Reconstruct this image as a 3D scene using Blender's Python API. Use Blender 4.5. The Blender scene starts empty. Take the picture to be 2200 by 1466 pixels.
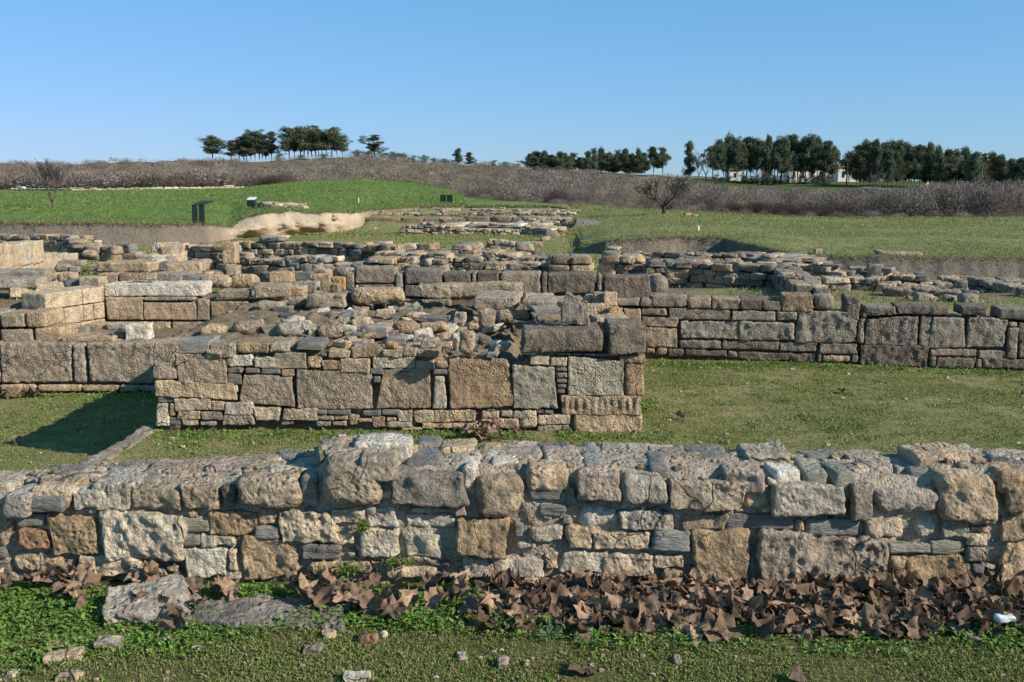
import bpy, math, random
import numpy as np
from mathutils import Vector
random.seed(7); RNG = np.random.default_rng(7)
SC = bpy.context.scene
COL = SC.collection
# ------------------------------------------------------------------ camera geometry
EYE = 1.65; FPX = 2200*35/36; PITCH = math.atan((733-390)/FPX)
cp, sp = math.cos(PITCH), math.sin(PITCH)
def ray(u, v):
    a = (u-1100)/FPX; b = (733-v)/FPX
    return a, cp+b*sp, -sp+b*cp
def P(u, v, Y):                      # world point at distance Y
    a, y, z = ray(u, v); return (a/y*Y, Y, EYE+z/y*Y)
def G(u, v, zp):                     # world point on level zp
    a, y, z = ray(u, v); t = (zp-EYE)/z; return (a*t, y*t, zp)
def ZV(v, Y): return P(1100, v, Y)[2]
def XU(u, Y, v=600): return P(u, v, Y)[0]
ZOOMS = {'A': (0,900,2200/740), 'B': (650,900,2.75), 'C': (1400,900,2.75), 'F': (300,600,2200/700),
         'G': (800,600,2200/700), 'E': (1400,450,2.75), 'D': (700,450,2200/740), 'L': (0,450,2200/740),
         'K': (0,480,2200/420), 'p': (0,0,1.0), 'N': (0,1160,2200/740), 'O': (700,1160,2200/740), 'Q': (1400,1160,2.75)}
def px(zm, x, y):
    ox, oy, s = ZOOMS[zm]; return ox+x/s, oy+y/s
# ------------------------------------------------------------------ noise
def _h(ix, iy, iz, seed):
    h = (ix.astype(np.uint32)*np.uint32(374761393) ^ iy.astype(np.uint32)*np.uint32(668265263)
         ^ iz.astype(np.uint32)*np.uint32(2147483647) ^ np.uint32((seed*974711+12345) & 0xffffffff))
    h = (h ^ (h >> np.uint32(13)))*np.uint32(1274126177)
    h = (h ^ (h >> np.uint32(15)))*np.uint32(2246822519)
    return ((h ^ (h >> np.uint32(16))) & np.uint32(0xffffff)).astype(np.float64)/16777215.0
def vnoise(p, seed=0):               # value noise, -1..1
    i = np.floor(p).astype(np.int64); f = p-i; f = f*f*(3-2*f)
    r = 0
    for dx in (0,1):
        wx = f[:,0] if dx else 1-f[:,0]
        for dy in (0,1):
            wy = f[:,1] if dy else 1-f[:,1]
            for dz in (0,1):
                wz = f[:,2] if dz else 1-f[:,2]
                r = r+wx*wy*wz*_h(i[:,0]+dx, i[:,1]+dy, i[:,2]+dz, seed)
    return r*2-1
def fbm(p, oct=4, seed=0, gain=.5):
    r = 0; a = 1; s = 0
    for k in range(oct):
        r = r+a*vnoise(p*(2.03**k)+17.3*k, seed+k*31); s += a; a *= gain
    return r/s
def worley(p, seed=0):               # distance to nearest feature point
    i = np.floor(p).astype(np.int64); best = np.full(len(p), 9.0)
    for dx in (-1,0,1):
        for dy in (-1,0,1):
            for dz in (-1,0,1):
                c = i+np.array([dx,dy,dz])
                q = np.stack([c[:,k]+_h(c[:,0],c[:,1],c[:,2],seed+k*7+1) for k in range(3)],1)
                best = np.minimum(best, ((p-q)**2).sum(1))
    return np.sqrt(best)
def n1(x, seed=0, s=1.0):
    x = np.atleast_1d(np.asarray(x, float))
    return vnoise(np.stack([x*s, x*0+.37, x*0+.71], 1), seed)
# ------------------------------------------------------------------ object helpers
def tag(o, label=None, cat=None, group=None, kind=None):
    if label: o['label'] = label
    if cat: o['category'] = cat
    if group: o['group'] = group
    if kind: o['kind'] = kind
    return o
def empty(name, loc=(0,0,0), label=None, cat=None, group=None, kind='thing'):
    o = bpy.data.objects.new(name, None); COL.objects.link(o); o.location = loc
    o.empty_display_size = .2
    return tag(o, label, cat, group, kind)
def mk(name, verts, faces, mat, parent=None, tint=None, smooth=True, loc=None, link=True, mats=None, fmat=None):
    """verts (N,3); faces: list of int arrays (M,k)."""
    me = bpy.data.meshes.new(name)
    v = np.ascontiguousarray(verts, dtype=np.float32)
    if not isinstance(faces, (list, tuple)): faces = [faces]
    faces = [np.asarray(f, dtype=np.int32) for f in faces if len(f)]
    tot = np.concatenate([np.full(len(f), f.shape[1], np.int32) for f in faces])
    idx = np.concatenate([f.ravel() for f in faces]).astype(np.int32)
    st = np.concatenate([[0], np.cumsum(tot)[:-1]]).astype(np.int32)
    me.vertices.add(len(v)); me.vertices.foreach_set('co', v.ravel())
    me.loops.add(len(idx)); me.loops.foreach_set('vertex_index', idx)
    me.polygons.add(len(tot)); me.polygons.foreach_set('loop_start', st)
    try: me.polygons.foreach_set('loop_total', tot)
    except Exception: pass
    me.polygons.foreach_set('use_smooth', np.full(len(tot), smooth, dtype=bool))
    for m in (mats or [mat]): me.materials.append(m)
    if fmat is not None: me.polygons.foreach_set('material_index', np.asarray(fmat, dtype=np.int32))
    me.update(calc_edges=True); me.validate()
    if tint is not None:
        t = np.asarray(tint, dtype=np.float32)
        if t.ndim == 1: t = np.tile(t, (len(v),1))
        if t.shape[1] == 3: t = np.concatenate([t, np.ones((len(t),1), np.float32)], 1)
        a = me.attributes.new('tint', 'FLOAT_COLOR', 'POINT'); a.data.foreach_set('color', np.ascontiguousarray(t).ravel())
    o = bpy.data.objects.new(name, me)
    if link: COL.objects.link(o)
    if parent: o.parent = parent
    if loc is not None: o.location = loc
    return o
class MB:                            # merges many small pieces into one mesh
    def __init__(s): s.v = []; s.f = {}; s.t = []; s.n = 0
    def add(s, v, faces, tint=(1,1,1)):
        v = np.asarray(v, float)
        if not isinstance(faces, (list, tuple)): faces = [faces]
        for f in faces:
            f = np.asarray(f)
            if len(f): s.f.setdefault(f.shape[1], []).append(f+s.n)
        t = np.asarray(tint, float)
        if t.ndim == 1: t = np.tile(t, (len(v),1))
        s.v.append(v); s.t.append(t[:, :3]); s.n += len(v); return s
    def build(s, name, mat, parent=None, smooth=True, off=(0,0,0), loc=None):
        V = np.concatenate(s.v)-np.array(off)
        return mk(name, V, [np.concatenate(x) for x in s.f.values()], mat, parent, np.concatenate(s.t), smooth, loc)
_lat = {}
def lattice(nx, ny, nz):             # surface lattice of a box: integer coords + quads
    key = (nx,ny,nz)
    if key in _lat: return _lat[key]
    pts = []; quads = []; n = 0
    def face(fix, val, a, b, na, nb, flip):
        nonlocal n
        A, B = np.meshgrid(np.arange(na+1), np.arange(nb+1), indexing='ij')
        q = np.zeros((A.size,3), int); q[:,fix] = val; q[:,a] = A.ravel(); q[:,b] = B.ravel()
        i = np.arange(na*(nb+1)).reshape(na, nb+1)[:, :nb].ravel()
        f = np.stack([i, i+nb+1, i+nb+2, i+1], 1)
        if flip: f = f[:, ::-1]
        pts.append(q); quads.append(f+n); n += len(q)
    face(2,0,0,1,nx,ny,True); face(2,nz,0,1,nx,ny,False)
    face(1,0,0,2,nx,nz,False); face(1,ny,0,2,nx,nz,True)
    face(0,0,1,2,ny,nz,True); face(0,nx,1,2,ny,nz,False)
    p = np.concatenate(pts); q = np.concatenate(quads)
    code = (p[:,0]*1000+p[:,1])*1000+p[:,2]
    _, first, inv = np.unique(code, return_index=True, return_inverse=True)
    r = (p[first]/np.array([nx,ny,nz])*2-1, inv.ravel()[q])
    if len(_lat) < 400: _lat[key] = r
    return r
def stone(w, d, h, cell=.01, rnd=.02, rough=.006, pit=.0, lump=.05, seed=0, quad=None, style='tuff', ymul=1.0, taper=0.0, facet=0.0):
    """A stone centred at the origin, w (x) by d (y) by h (z); front is -y. quad: corner shifts (bl, br, tr, tl) in x,z."""
    nx = int(np.clip(round(w/cell), 3, 70)); ny = int(np.clip(round(d/cell*ymul), 3, 40)); nz = int(np.clip(round(h/cell), 3, 60))
    s, q = lattice(nx, ny, nz)
    s = .55*s+.45*np.sin(s*math.pi/2)
    a = np.array([w,d,h])/2; r = min(rnd, .48*a.min()*2*.98)
    p = s*a; inner = np.clip(p, -(a-r), a-r); dv = p-inner
    ln = np.linalg.norm(dv, axis=1, keepdims=True)
    nrm = np.where(ln > 1e-9, dv/np.maximum(ln, 1e-9), 0)
    p = inner+nrm*np.minimum(ln, r)
    off = np.array([seed*3.17 % 91, seed*7.31 % 83, seed*1.93 % 77])
    m = (w*d*h)**(1/3)
    # irregular outline: low-frequency warp
    lo = np.stack([fbm(p/m*1.1+off+k*11, 2, seed+k) for k in range(3)], 1)
    p2 = p+lo*lump*np.array([min(w,2.2*m), min(d,1.5*m), min(h,1.5*m)])
    if quad is not None:
        S = np.clip((p[:,0]/w)+.5, 0, 1); T = np.clip((p[:,2]/h)+.5, 0, 1)
        bl, br, tr, tl = [np.array(c) for c in quad]
        sh = ((1-S)*(1-T))[:,None]*bl+(S*(1-T))[:,None]*br+(S*T)[:,None]*tr+((1-S)*T)[:,None]*tl
        p2[:,0] += sh[:,0]; p2[:,2] += sh[:,1]
    if taper: p2[:,:2] *= (1-taper*(p[:,2:3]/h+.5))
    disp = rough*fbm(p/.05+off, 4, seed+5)*1.4
    if facet: disp = disp+facet*(worley(p/(.8*m)+off, seed+21)-.55)*m+facet*.35*m*(worley(p/(.33*m)+off, seed+22)-.5)
    if pit:
        w1 = worley(p/.045+off+.35*np.stack([fbm(p/.03+k*5, 2, seed+k) for k in range(3)],1), seed+9)
        disp = disp-pit*np.clip(.62-w1, 0, 1)*2.2
        disp = disp+pit*.8*fbm(p/np.array([.03,.03,.06])+off, 3, seed+3)
    if style == 'slate':
        lay = fbm(np.stack([p[:,0]/.4, p[:,1]/.4, p[:,2]/.012], 1)+off, 3, seed+2)
        disp = disp*.5+lay*.006*(1-np.abs(nrm[:,2]))
    p2 = p2+nrm*disp[:,None]
    return p2, q
TINT = dict(tuff=(.345,.285,.215), grey=(.315,.275,.225), dark=(.205,.172,.138), darkgrey=(.24,.212,.18), tan=(.44,.34,.235), ochre=(.36,.265,.165),
    brown=(.31,.23,.155), cream=(.49,.405,.295), pale=(.48,.43,.345), white=(.58,.54,.46), slate=(.172,.166,.155), blue=(.24,.235,.222),
    green=(.245,.235,.19), rust=(.29,.18,.11), pink=(.37,.31,.265), orange=(.42,.28,.14), black=(.11,.115,.12), ash=(.35,.32,.265), earth=(.27,.205,.14))
SLATY = ('slate','blue','green','black')
def tint_of(c, seed, j=.09):
    rr = random.Random(seed*77+5); t = np.array(TINT[c]); b = 1+rr.uniform(-j, j)
    return np.clip(t*b*np.array([1.05+rr.uniform(-.03,.03), 1, .92+rr.uniform(-.04,.04)]), .01, .9)
# ------------------------------------------------------------------ materials
def newmat(name):
    m = bpy.data.materials.new(name); m.use_nodes = True
    nt = m.node_tree; nt.nodes.clear()
    out = nt.nodes.new('ShaderNodeOutputMaterial'); b = nt.nodes.new('ShaderNodeBsdfPrincipled')
    nt.links.new(b.outputs[0], out.inputs[0]); b.inputs['Specular IOR Level'].default_value = .25
    return m, nt, b, out
class N:
    def __init__(s, nt): s.nt = nt
    def n(s, t, **k):
        x = s.nt.nodes.new(t)
        for a, b in k.items(): setattr(x, a, b)
        return x
    def l(s, a, b): s.nt.links.new(a, b)
    def pos(s, scale=(1,1,1)):
        g = s.n('ShaderNodeNewGeometry'); m = s.n('ShaderNodeMapping'); m.inputs['Scale'].default_value = scale
        s.l(g.outputs['Position'], m.inputs['Vector']); return m.outputs[0]
    def noise(s, vec, scale, detail=5, rough=.55, dist=0):
        x = s.n('ShaderNodeTexNoise'); x.inputs['Scale'].default_value = scale; x.inputs['Detail'].default_value = detail
        x.inputs['Roughness'].default_value = rough; x.inputs['Distortion'].default_value = dist
        s.l(vec, x.inputs['Vector']); return x.outputs[0]
    def voro(s, vec, scale, feature='F1'):
        x = s.n('ShaderNodeTexVoronoi', feature=feature); x.inputs['Scale'].default_value = scale
        s.l(vec, x.inputs['Vector']); return x.outputs['Distance']
    def ramp(s, fac, a, b, va=0., vb=1.):
        x = s.n('ShaderNodeMapRange'); x.inputs[1].default_value = a; x.inputs[2].default_value = b
        x.inputs[3].default_value = va; x.inputs[4].default_value = vb; s.l(fac, x.inputs[0]); return x.outputs[0]
    def mix(s, fac, a, b, mode='MIX'):
        x = s.n('ShaderNodeMix', data_type='RGBA', blend_type=mode)
        for sock, val in ((x.inputs[0], fac), (x.inputs[6], a), (x.inputs[7], b)):
            if hasattr(val, 'links'): s.l(val, sock)
            elif isinstance(val, (int, float)): sock.default_value = val
            else: sock.default_value = (*val, 1)
        return x.outputs[2]
    def math(s, op, a, b):
        x = s.n('ShaderNodeMath', operation=op)
        for k, val in enumerate((a, b)):
            if hasattr(val, 'links'): s.l(val, x.inputs[k])
            else: x.inputs[k].default_value = val
        return x.outputs[0]
    def attr(s, name='tint'):
        x = s.n('ShaderNodeAttribute', attribute_name=name); return x.outputs['Color']
    def scale(s, col, val):
        x = s.n('ShaderNodeVectorMath', operation='SCALE'); s.l(col, x.inputs[0])
        if hasattr(val, 'links'): s.l(val, x.inputs[3])
        else: x.inputs[3].default_value = val
        return x.outputs[0]
    def bump(s, h, strength, dist, b, normal=None):
        x = s.n('ShaderNodeBump'); x.inputs['Strength'].default_value = strength; x.inputs['Distance'].default_value = dist
        s.l(h, x.inputs['Height'])
        if normal is not None: s.l(normal, x.inputs['Normal'])
        if b is not None: s.l(x.outputs[0], b.inputs['Normal'])
        return x.outputs[0]
def stone_mat(name, fine=1.0, lichen=.35, stretch=1.0, bump=.95, rough=.9, stain=.5):
    m, nt, b, out = newmat(name); k = N(nt)
    v = k.pos((1,1,stretch))
    c = k.attr()
    n1_ = k.noise(v, 7*fine, 6, .6); n2 = k.noise(v, 55*fine, 4, .6); n3 = k.noise(v, 3.1*fine, 4, .6, .6); n4 = k.noise(v, 13*fine, 6, .7, .3)
    c = k.scale(c, k.ramp(n1_, .3, .7, .66, 1.28))
    c = k.scale(c, k.ramp(n2, .32, .68, .66, 1.28))
    c = k.mix(k.ramp(n3, .55, .72, 0, stain), c, k.mix(.5, c, (.31,.2,.105)))          # rusty stains
    c = k.mix(k.ramp(n4, .6, .7, 0, lichen), c, (.46,.45,.41))                          # pale lichen
    n5 = k.noise(v, 21*fine, 5, .7)
    c = k.mix(k.ramp(n5, .64, .74, 0, lichen*1.2), c, (.075,.07,.062))                  # dark lichen
    k.l(c, b.inputs['Base Color']); b.inputs['Roughness'].default_value = rough
    wv_ = k.n('ShaderNodeVectorMath', operation='ADD'); ns_ = k.n('ShaderNodeTexNoise'); ns_.inputs['Scale'].default_value = 5*fine; k.l(v, ns_.inputs['Vector'])
    sc_ = k.scale(ns_.outputs['Color'], .16/fine); k.l(v, wv_.inputs[0]); k.l(sc_, wv_.inputs[1])
    crk = k.ramp(k.voro(wv_.outputs[0], 4.2*fine, 'DISTANCE_TO_EDGE'), .004, .022, 1, 0)                       # hairline cracks, only here and there
    crk = k.math('MULTIPLY', crk, k.ramp(k.noise(v, 2.7*fine, 3, .5), .52, .62))
    c = k.scale(c, k.ramp(crk, 0, 1, 1, .45)); k.l(c, b.inputs['Base Color'])
    pits = k.math('MULTIPLY', k.ramp(k.voro(v, 38*fine), 0, .5), k.ramp(k.noise(v, 3.7*fine, 4, .6), .42, .62, .1, 1.5))
    h = k.math('ADD', k.noise(v, 90*fine, 4, .65), pits)
    h = k.math('ADD', h, k.math('MULTIPLY', k.noise(v, 17*fine, 6, .65), 2.2))
    h = k.math('SUBTRACT', h, k.math('MULTIPLY', crk, 1.2))
    k.bump(h, bump, .018/fine, b)
    return m
M = {}
M['stone'] = stone_mat('weathered_stone')
M['slate'] = stone_mat('schist', 1.0, .3, 5.0, .55, .62, .15)
M['stone_far'] = stone_mat('weathered_stone_distant', .45, .3, 1, .8)
M['stone_rough'] = stone_mat('rough_stone', .75, .45, 1, 1.0)
def mortar_mat():
    m, nt, b, out = newmat('lime_mortar'); k = N(nt); v = k.pos()
    c = k.attr(); n1_ = k.noise(v, 4, 6, .6); n2 = k.noise(v, 70, 4, .7)
    c = k.scale(c, k.ramp(n1_, .3, .7, .75, 1.2)); c = k.scale(c, k.ramp(n2, .25, .75, .65, 1.3))
    k.l(c, b.inputs['Base Color']); b.inputs['Roughness'].default_value = .95
    h = k.math('ADD', k.noise(v, 110, 4, .7), k.math('MULTIPLY', k.ramp(k.voro(v, 60), 0, .5), .9))
    k.bump(h, .9, .01, b); return m
M['mortar'] = mortar_mat()
def ground_mat(name, ramp_cols, s1, s2, fleck=0, bump=.6, bdist=.02, use_tint=False, fleck_scale=30, stretch=1.0, zs=1):
    m, nt, b, out = newmat(name); k = N(nt); v = k.pos((1,stretch,1))
    n1_ = k.noise(v, s1, 6, .6); n2 = k.noise(v, s2, 5, .7)
    if zs != 1: n2 = k.noise(k.pos((1,1,zs)), s2*1.6, 6, .7)
    f = k.math('ADD', k.math('MULTIPLY', n1_, .55), k.math('MULTIPLY', n2, .45))
    r = k.n('ShaderNodeValToRGB'); el = r.color_ramp.elements
    while len(el) < len(ramp_cols): el.new(.5)
    for e, (p_, cc) in zip(el, ramp_cols): e.position = p_; e.color = (*cc, 1)
    k.l(f, r.inputs[0]); c = r.outputs[0]
    if use_tint: c = k.mix(1.0, c, k.attr(), 'MULTIPLY')
    c = k.scale(c, k.ramp(k.noise(v, s2*4, 3, .7), .3, .7, .7, 1.25))
    if fleck:
        vd = k.voro(v, fleck_scale); c = k.mix(k.ramp(vd, .04, .11, fleck, 0), c, (.62,.6,.52))
    k.l(c, b.inputs['Base Color']); b.inputs['Roughness'].default_value = .95; b.inputs['Specular IOR Level'].default_value = .1
    h = k.math('ADD', k.noise(v, s2*1.6, 5, .75), k.math('MULTIPLY', k.noise(v, s1*3, 4, .6), 1.0))
    k.bump(h, bump, bdist, b); return m
M['turf'] = ground_mat('mossy_turf', [(.30,(.10,.12,.035)),(.44,(.165,.175,.06)),(.54,(.24,.215,.095)),(.68,(.34,.275,.16))], 1.1, 22, .8, .8, .03, False, 13)
M['soil'] = ground_mat('front_turf_soil', [(.3,(.06,.08,.02)),(.47,(.11,.12,.04)),(.6,(.18,.15,.07)),(.72,(.26,.20,.12))], 2.5, 45, .7, .9, .02, False, 26)
M['field'] = ground_mat('meadow_field', [(.28,(.6,.65,.5)),(.45,(1.0,1.05,.95)),(.6,(1.4,1.32,1.2)),(.75,(2.0,1.65,1.6))], .16, 1.3, 0, 1.0, .25, True, 30, .45)
M['bank'] = ground_mat('bare_earth_bank', [(.3,(.20,.17,.135)),(.5,(.26,.222,.178)),(.7,(.33,.285,.23))], .7, 4, 0, 1.0, .16, True, zs=.22)
M['rubble_soil'] = ground_mat('rubble_soil', [(.3,(.10,.085,.05)),(.48,(.19,.15,.10)),(.6,(.27,.21,.145)),(.72,(.36,.30,.22))], 3.5, 26, .5, .9, .03, False, 14)
def leaf_mat(name, trans=.25, rough=.6, noise=None, spec=.3, objrand=0):
    m, nt, b, out = newmat(name); k = N(nt); c = k.attr()
    if noise: c = k.scale(c, k.ramp(k.noise(k.pos(), noise, 4, .6), .3, .7, .75, 1.25))
    if objrand:
        oi = k.n('ShaderNodeObjectInfo'); c = k.scale(c, k.ramp(oi.outputs['Random'], 0, 1, 1-objrand, 1+objrand))
    k.l(c, b.inputs['Base Color']); b.inputs['Roughness'].default_value = rough; b.inputs['Specular IOR Level'].default_value = spec
    if trans:
        t = k.n('ShaderNodeBsdfTranslucent'); k.l(c, t.inputs[0]); mx = k.n('ShaderNodeMixShader'); mx.inputs[0].default_value = trans
        k.l(b.outputs[0], mx.inputs[1]); k.l(t.outputs[0], mx.inputs[2]); k.l(mx.outputs[0], out.inputs[0])
    return m
M['grass'] = leaf_mat('green_herbs', .3, .6)
M['deadleaf'] = leaf_mat('dry_plane_leaf', .15, .7, 30, .2, .5)
M['needles'] = leaf_mat('pine_needles', .25, .7, None, .2, .22)
M['twigs'] = leaf_mat('bare_twigs', 0, .9, None, .1)
M['bark'] = leaf_mat('tree_bark', 0, .9, 6, .1)
def plain(name, col, rough=.7, metal=0, spec=.3, var=.15, scale=8):
    m, nt, b, out = newmat(name); k = N(nt)
    n_ = k.noise(k.pos(), scale, 5, .6); r = k.n('ShaderNodeRGB'); r.outputs[0].default_value = (*col, 1)
    k.l(k.scale(r.outputs[0], k.ramp(n_, .3, .7, 1-var, 1+var)), b.inputs['Base Color'])
    b.inputs['Roughness'].default_value = rough; b.inputs['Metallic'].default_value = metal; b.inputs['Specular IOR Level'].default_value = spec
    return m
M['green_steel'] = plain('dark_green_steel', (.022,.035,.028), .45)
M['dark_steel'] = plain('dark_painted_steel', (.012,.02,.02), .5)
M['panel_white'] = plain('pale_panel_print', (.62,.63,.60), .4)
M['plaster'] = plain('white_plaster', (.72,.69,.63), .85, var=.08, scale=1)
M['tiles'] = plain('terracotta_roof_tiles', (.34,.12,.06), .85, var=.3, scale=3)
M['glass_dark'] = plain('dark_window', (.03,.035,.04), .2)
M['wood'] = plain('grey_pole_wood', (.10,.08,.065), .9)
M['asphalt'] = plain('pale_asphalt_road', (.33,.33,.33), .9)
M['red'] = plain('red_sign_paint', (.5,.05,.04), .5)
M['white_paint'] = plain('white_paint', (.75,.75,.72), .5, var=.05)
M['plastic'] = plain('crushed_pale_plastic', (.6,.62,.65), .25, var=.1, scale=40)
# ------------------------------------------------------------------ ground levels
def lerp_tab(x, tab):
    t = np.array(tab, float); return np.interp(x, t[:,0], t[:,1])
FLOOR = [(4.1,-.55),(12.35,-.55),(12.55,.06),(15,0),(20,-.36),(28,-.95),(40,-1.36),(55,-1.62),(75,-1.76),(115,-1.32)]
RETAIN = [G(338,917,-.55), G(150,1032,-.55)]      # diagonal retaining kerb
def left_of_retain(x, y):
    (x0,y0,_), (x1,y1,_) = RETAIN
    t = (y-y0)/(y1-y0); return x < (x0+(x1-x0)*np.clip(t, -.05, 3))-.0
def floor_z(x, y):
    x = np.asarray(x, float); y = np.asarray(y, float)
    z = np.where(y < 4.0, 0.0, lerp_tab(y, FLOOR))
    q = np.stack([x.ravel(), y.ravel(), 0*x.ravel()], 1)
    und = (fbm(q/3.0, 3, 4)*.07+fbm(q/.5, 3, 5)*.014).reshape(x.shape)
    front = y < 4.0
    und = np.where(front, und*.25, und*np.clip((y-4)/12, .35, 1))
    z = z+und
    low = (y > 4.1) & (y < 11.95) & left_of_retain(x, y)
    z = np.where(low, -.87+und, z)
    z = np.where((y > 11.95) & (y < 13.4) & (x < -2.6), -.36+und*.3, z)
    # left terraces a bit higher behind
    return z
# boundary of the excavation: u, distance of bank foot, v top, v foot
BOUND = [(-700,50,474,522),(0,50,480,522),(120,50,482,524),(200,50,481,527),(350,51,484,526),(450,53,484,523),(495,57,490,515),(520,59,470,512),(570,60,462,510),
 (620,63,454,506),(660,65,461,504),(700,66,459,503),(740,71,457,497),(776,77,456,486),(800,95,452,459),(900,110,445,448),(1000,112,444,447),(1180,112,444,447),(1222,105,448,450),
 (1240,60,507,508),(1252,43,532,536),(1300,40,518,548),(1400,40,513,550),(1480,40.5,511,549),(1560,40,513,551),(1610,35,524,560),(1670,31,537,577),(1720,28.5,549,587),(1780,27.5,553,594),
 (1900,26.5,555,600),(2050,26,557,606),(2200,25.5,560,612),(2400,25,562,616),(2900,25,562,616)]
def bound(u):
    t = np.array(BOUND); return [np.interp(u, t[:,0], t[:,k]) for k in (1,2,3)]
EDGE = [(-700,222),(600,222),(760,226),(900,215),(1000,165),(1200,130),(1450,112),(1800,96),(2200,94),(2900,94)]     # where the scrub starts
EDGEV = [(-700,409),(0,409),(300,406),(520,403),(640,391),(780,386),(900,395),(960,405),(1000,424),(1200,438),(1450,454),(1800,469),(2200,468),(2900,468)]
SKYL = [(-700,356),(0,354),(200,353),(300,349),(450,347),(500,346),(560,348),(620,345),(700,340),(760,338),(830,342),(900,351),(1000,355),(1100,360),(1200,366),(1400,378),(1600,386),(1800,388),(2200,394),(2900,396)]
def ratio(v):
    b = (733-np.asarray(v, float))/FPX; return (-sp+b*cp)/(cp+b*sp)
def field_z(u, y):
    u = np.asarray(u, float); y = np.asarray(y, float)
    Yb, vt, vb = bound(u); ye = np.interp(u, *np.array(EDGE).T); ve = np.interp(u, *np.array(EDGEV).T); vs = np.interp(u, *np.array(SKYL).T)
    z0 = EYE+ratio(vt)*Yb; z1 = EYE+ratio(ve)*ye; yc = 340.0; z2 = EYE+ratio(vs)*yc
    t1 = np.clip((y-Yb)/np.maximum(ye-Yb, 1), 0, 1); t2 = np.clip((y-ye)/(yc-ye), 0, 1)
    za = z0+(z1-z0)*t1
    t2s = t2*t2*(3-2*t2)*.4+t2*.6
    z = np.where(y <= ye, za, z1+(z2-z1)*t2s)
    z = np.where(y > yc, z2-(y-yc)*.012, z)
    wj = (1-np.clip((u-1238)/190, 0, 1))*np.clip((y-Yb-2)/8, 0, 1)*(u > 1200)*(1-np.clip((y-95)/25, 0, 1)); z = z*(1-wj)+(lerp_tab(y, FLOOR)+.06)*wj
    return z
def fieldY(u, v, lo=0, hi=330):                            # distance at which the meadow is seen at this height
    ys = np.arange(float(bound(u)[0])+1, hi, .5); r = (field_z(np.full_like(ys, u), ys)-EYE)/ys
    k = np.nonzero(r >= float(ratio(v)))[0]; return float(ys[k[0]]) if len(k) else hi
def field_zxy(x, y):
    u = 1100+np.asarray(x, float)/np.asarray(y, float)*FPX*1.0
    return field_z(u, y)             # (small angles: x/y is nearly the picture slope)
# ------------------------------------------------------------------ terrain: three sheets that share their borders
def smooth_noise2(x, y, s, seed, o=3):
    q = np.stack([np.ravel(x)/s, np.ravel(y)/s, np.zeros(np.size(x))], 1); return fbm(q, o, seed).reshape(np.shape(x))
def grid_faces(nr, nc):
    i = (np.arange(nr-1)[:,None]*nc+np.arange(nc-1)[None]).ravel()
    return np.stack([i, i+1, i+nc+1, i+nc], 1)
US = np.arange(-700, 2900.1, 9.0); SL = (US-1100)/FPX/1.01
Yb, VT, VB = bound(US)
_er = np.interp(US, [490,520,770,785], [0,1,1,0]); VT = VT+_er*(3.5*n1(US, 31, .05)+2*n1(US, 32, .16))
Yb = Yb+.22*n1(US, 3, .012)+.08*n1(US, 4, .06)
ZB = EYE+ratio(VB)*Yb; ZT = EYE+ratio(VT)*(Yb+.5)
rows = np.concatenate([np.linspace(.3,3.9,40), np.linspace(3.99,4.11,4), np.linspace(4.2,14,165)])
def floor_sheet():
    xs = []; ys = []; zs = []
    for y in rows: xs.append(SL*y); ys.append(np.full_like(SL, y)); zs.append(floor_z(SL*y, ys[-1]))
    T = np.linspace(0, 1, 130)[1:]**1.25
    for t in T:
        y = 14*(Yb/14)**t; x = SL*y; z = floor_z(x, y)
        w = np.clip((t-.86)/.14, 0, 1); w = w*w*(3-2*w)
        z = z*(1-w)+ZB*w; xs.append(x); ys.append(y); zs.append(z)
    X, Y, Z = map(np.array, (xs, ys, zs))
    g = (Y > 15)&(Y < Yb[None]-1); Z = Z+g*smooth_noise2(X, Y, 1.2, 8)*.07
    return X, Y, Z
FX, FY, FZ = floor_sheet()
_row = np.arange((FX.shape[0]-1)*(FX.shape[1]-1))//(FX.shape[1]-1); _fm = (_row < 42).astype(int)
_cx = FX[:-1,:-1].ravel(); _cy = FY[:-1,:-1].ravel(); _nn = smooth_noise2(_cx, _cy, 2.2, 71)+.6*smooth_noise2(_cx, _cy, .5, 72)
_fm = np.where((_cy > 12.2) & (_cy < 25+_nn*3) & (_nn > -.12), 2, _fm)      # trodden earth between the inner walls
tag(mk('ground', np.stack([FX,FY,FZ],2).reshape(-1,3), grid_faces(*FX.shape), None, mats=[M['turf'],M['soil'],M['rubble_soil']], fmat=_fm), kind='structure')
nb = 24; Bv = []
for k in range(nb):                                     # the cut bank between excavation and meadow
    t = k/(nb-1); run = .75*(VB-VT)/40
    y = Yb+run*(t**.8); x = SL*y; z = ZB+(ZT-ZB)*(t**.9)
    bul = math.sin(t*math.pi); q = np.stack([x/1.1, y/1.1, z/.8], 1)
    amp = np.clip((VB-VT)/40, 0, 1)*(1+1.2*np.interp(US, [480,520,770,790], [0,1,1,0]))
    y = y-bul*amp*((.5+fbm(q*np.array([.55,.55,.1]), 3, 6))*(.14+.85*_er)+fbm(q*np.array([3.5,3.5,1.6]), 4, 7)*(.10+.26*_er)+(worley(q*np.array([.9,.9,.7]), 19)-.5)*(.08+.42*_er)); z = z+bul*.06*amp*fbm(q*2, 2, 9)
    Bv.append(np.stack([SL*y, y, z], 1))
Bv = np.array(Bv)
ub = np.clip(np.interp(US, [440,500,560,770,800,1220], [0,.8,1,1,.2,0]), 0, 1)      # the pale eroded stretch, its sun-facing brightness put into the tint
tb = np.array([.78,.76,.72])[None]*(1-ub[:,None])+np.array([2.0,1.85,1.6])[None]*ub[:,None]
tag(mk('earth_bank', Bv.reshape(-1,3), grid_faces(nb, len(US)), M['bank'], tint=np.tile(tb, (nb,1))), kind='structure')
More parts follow.
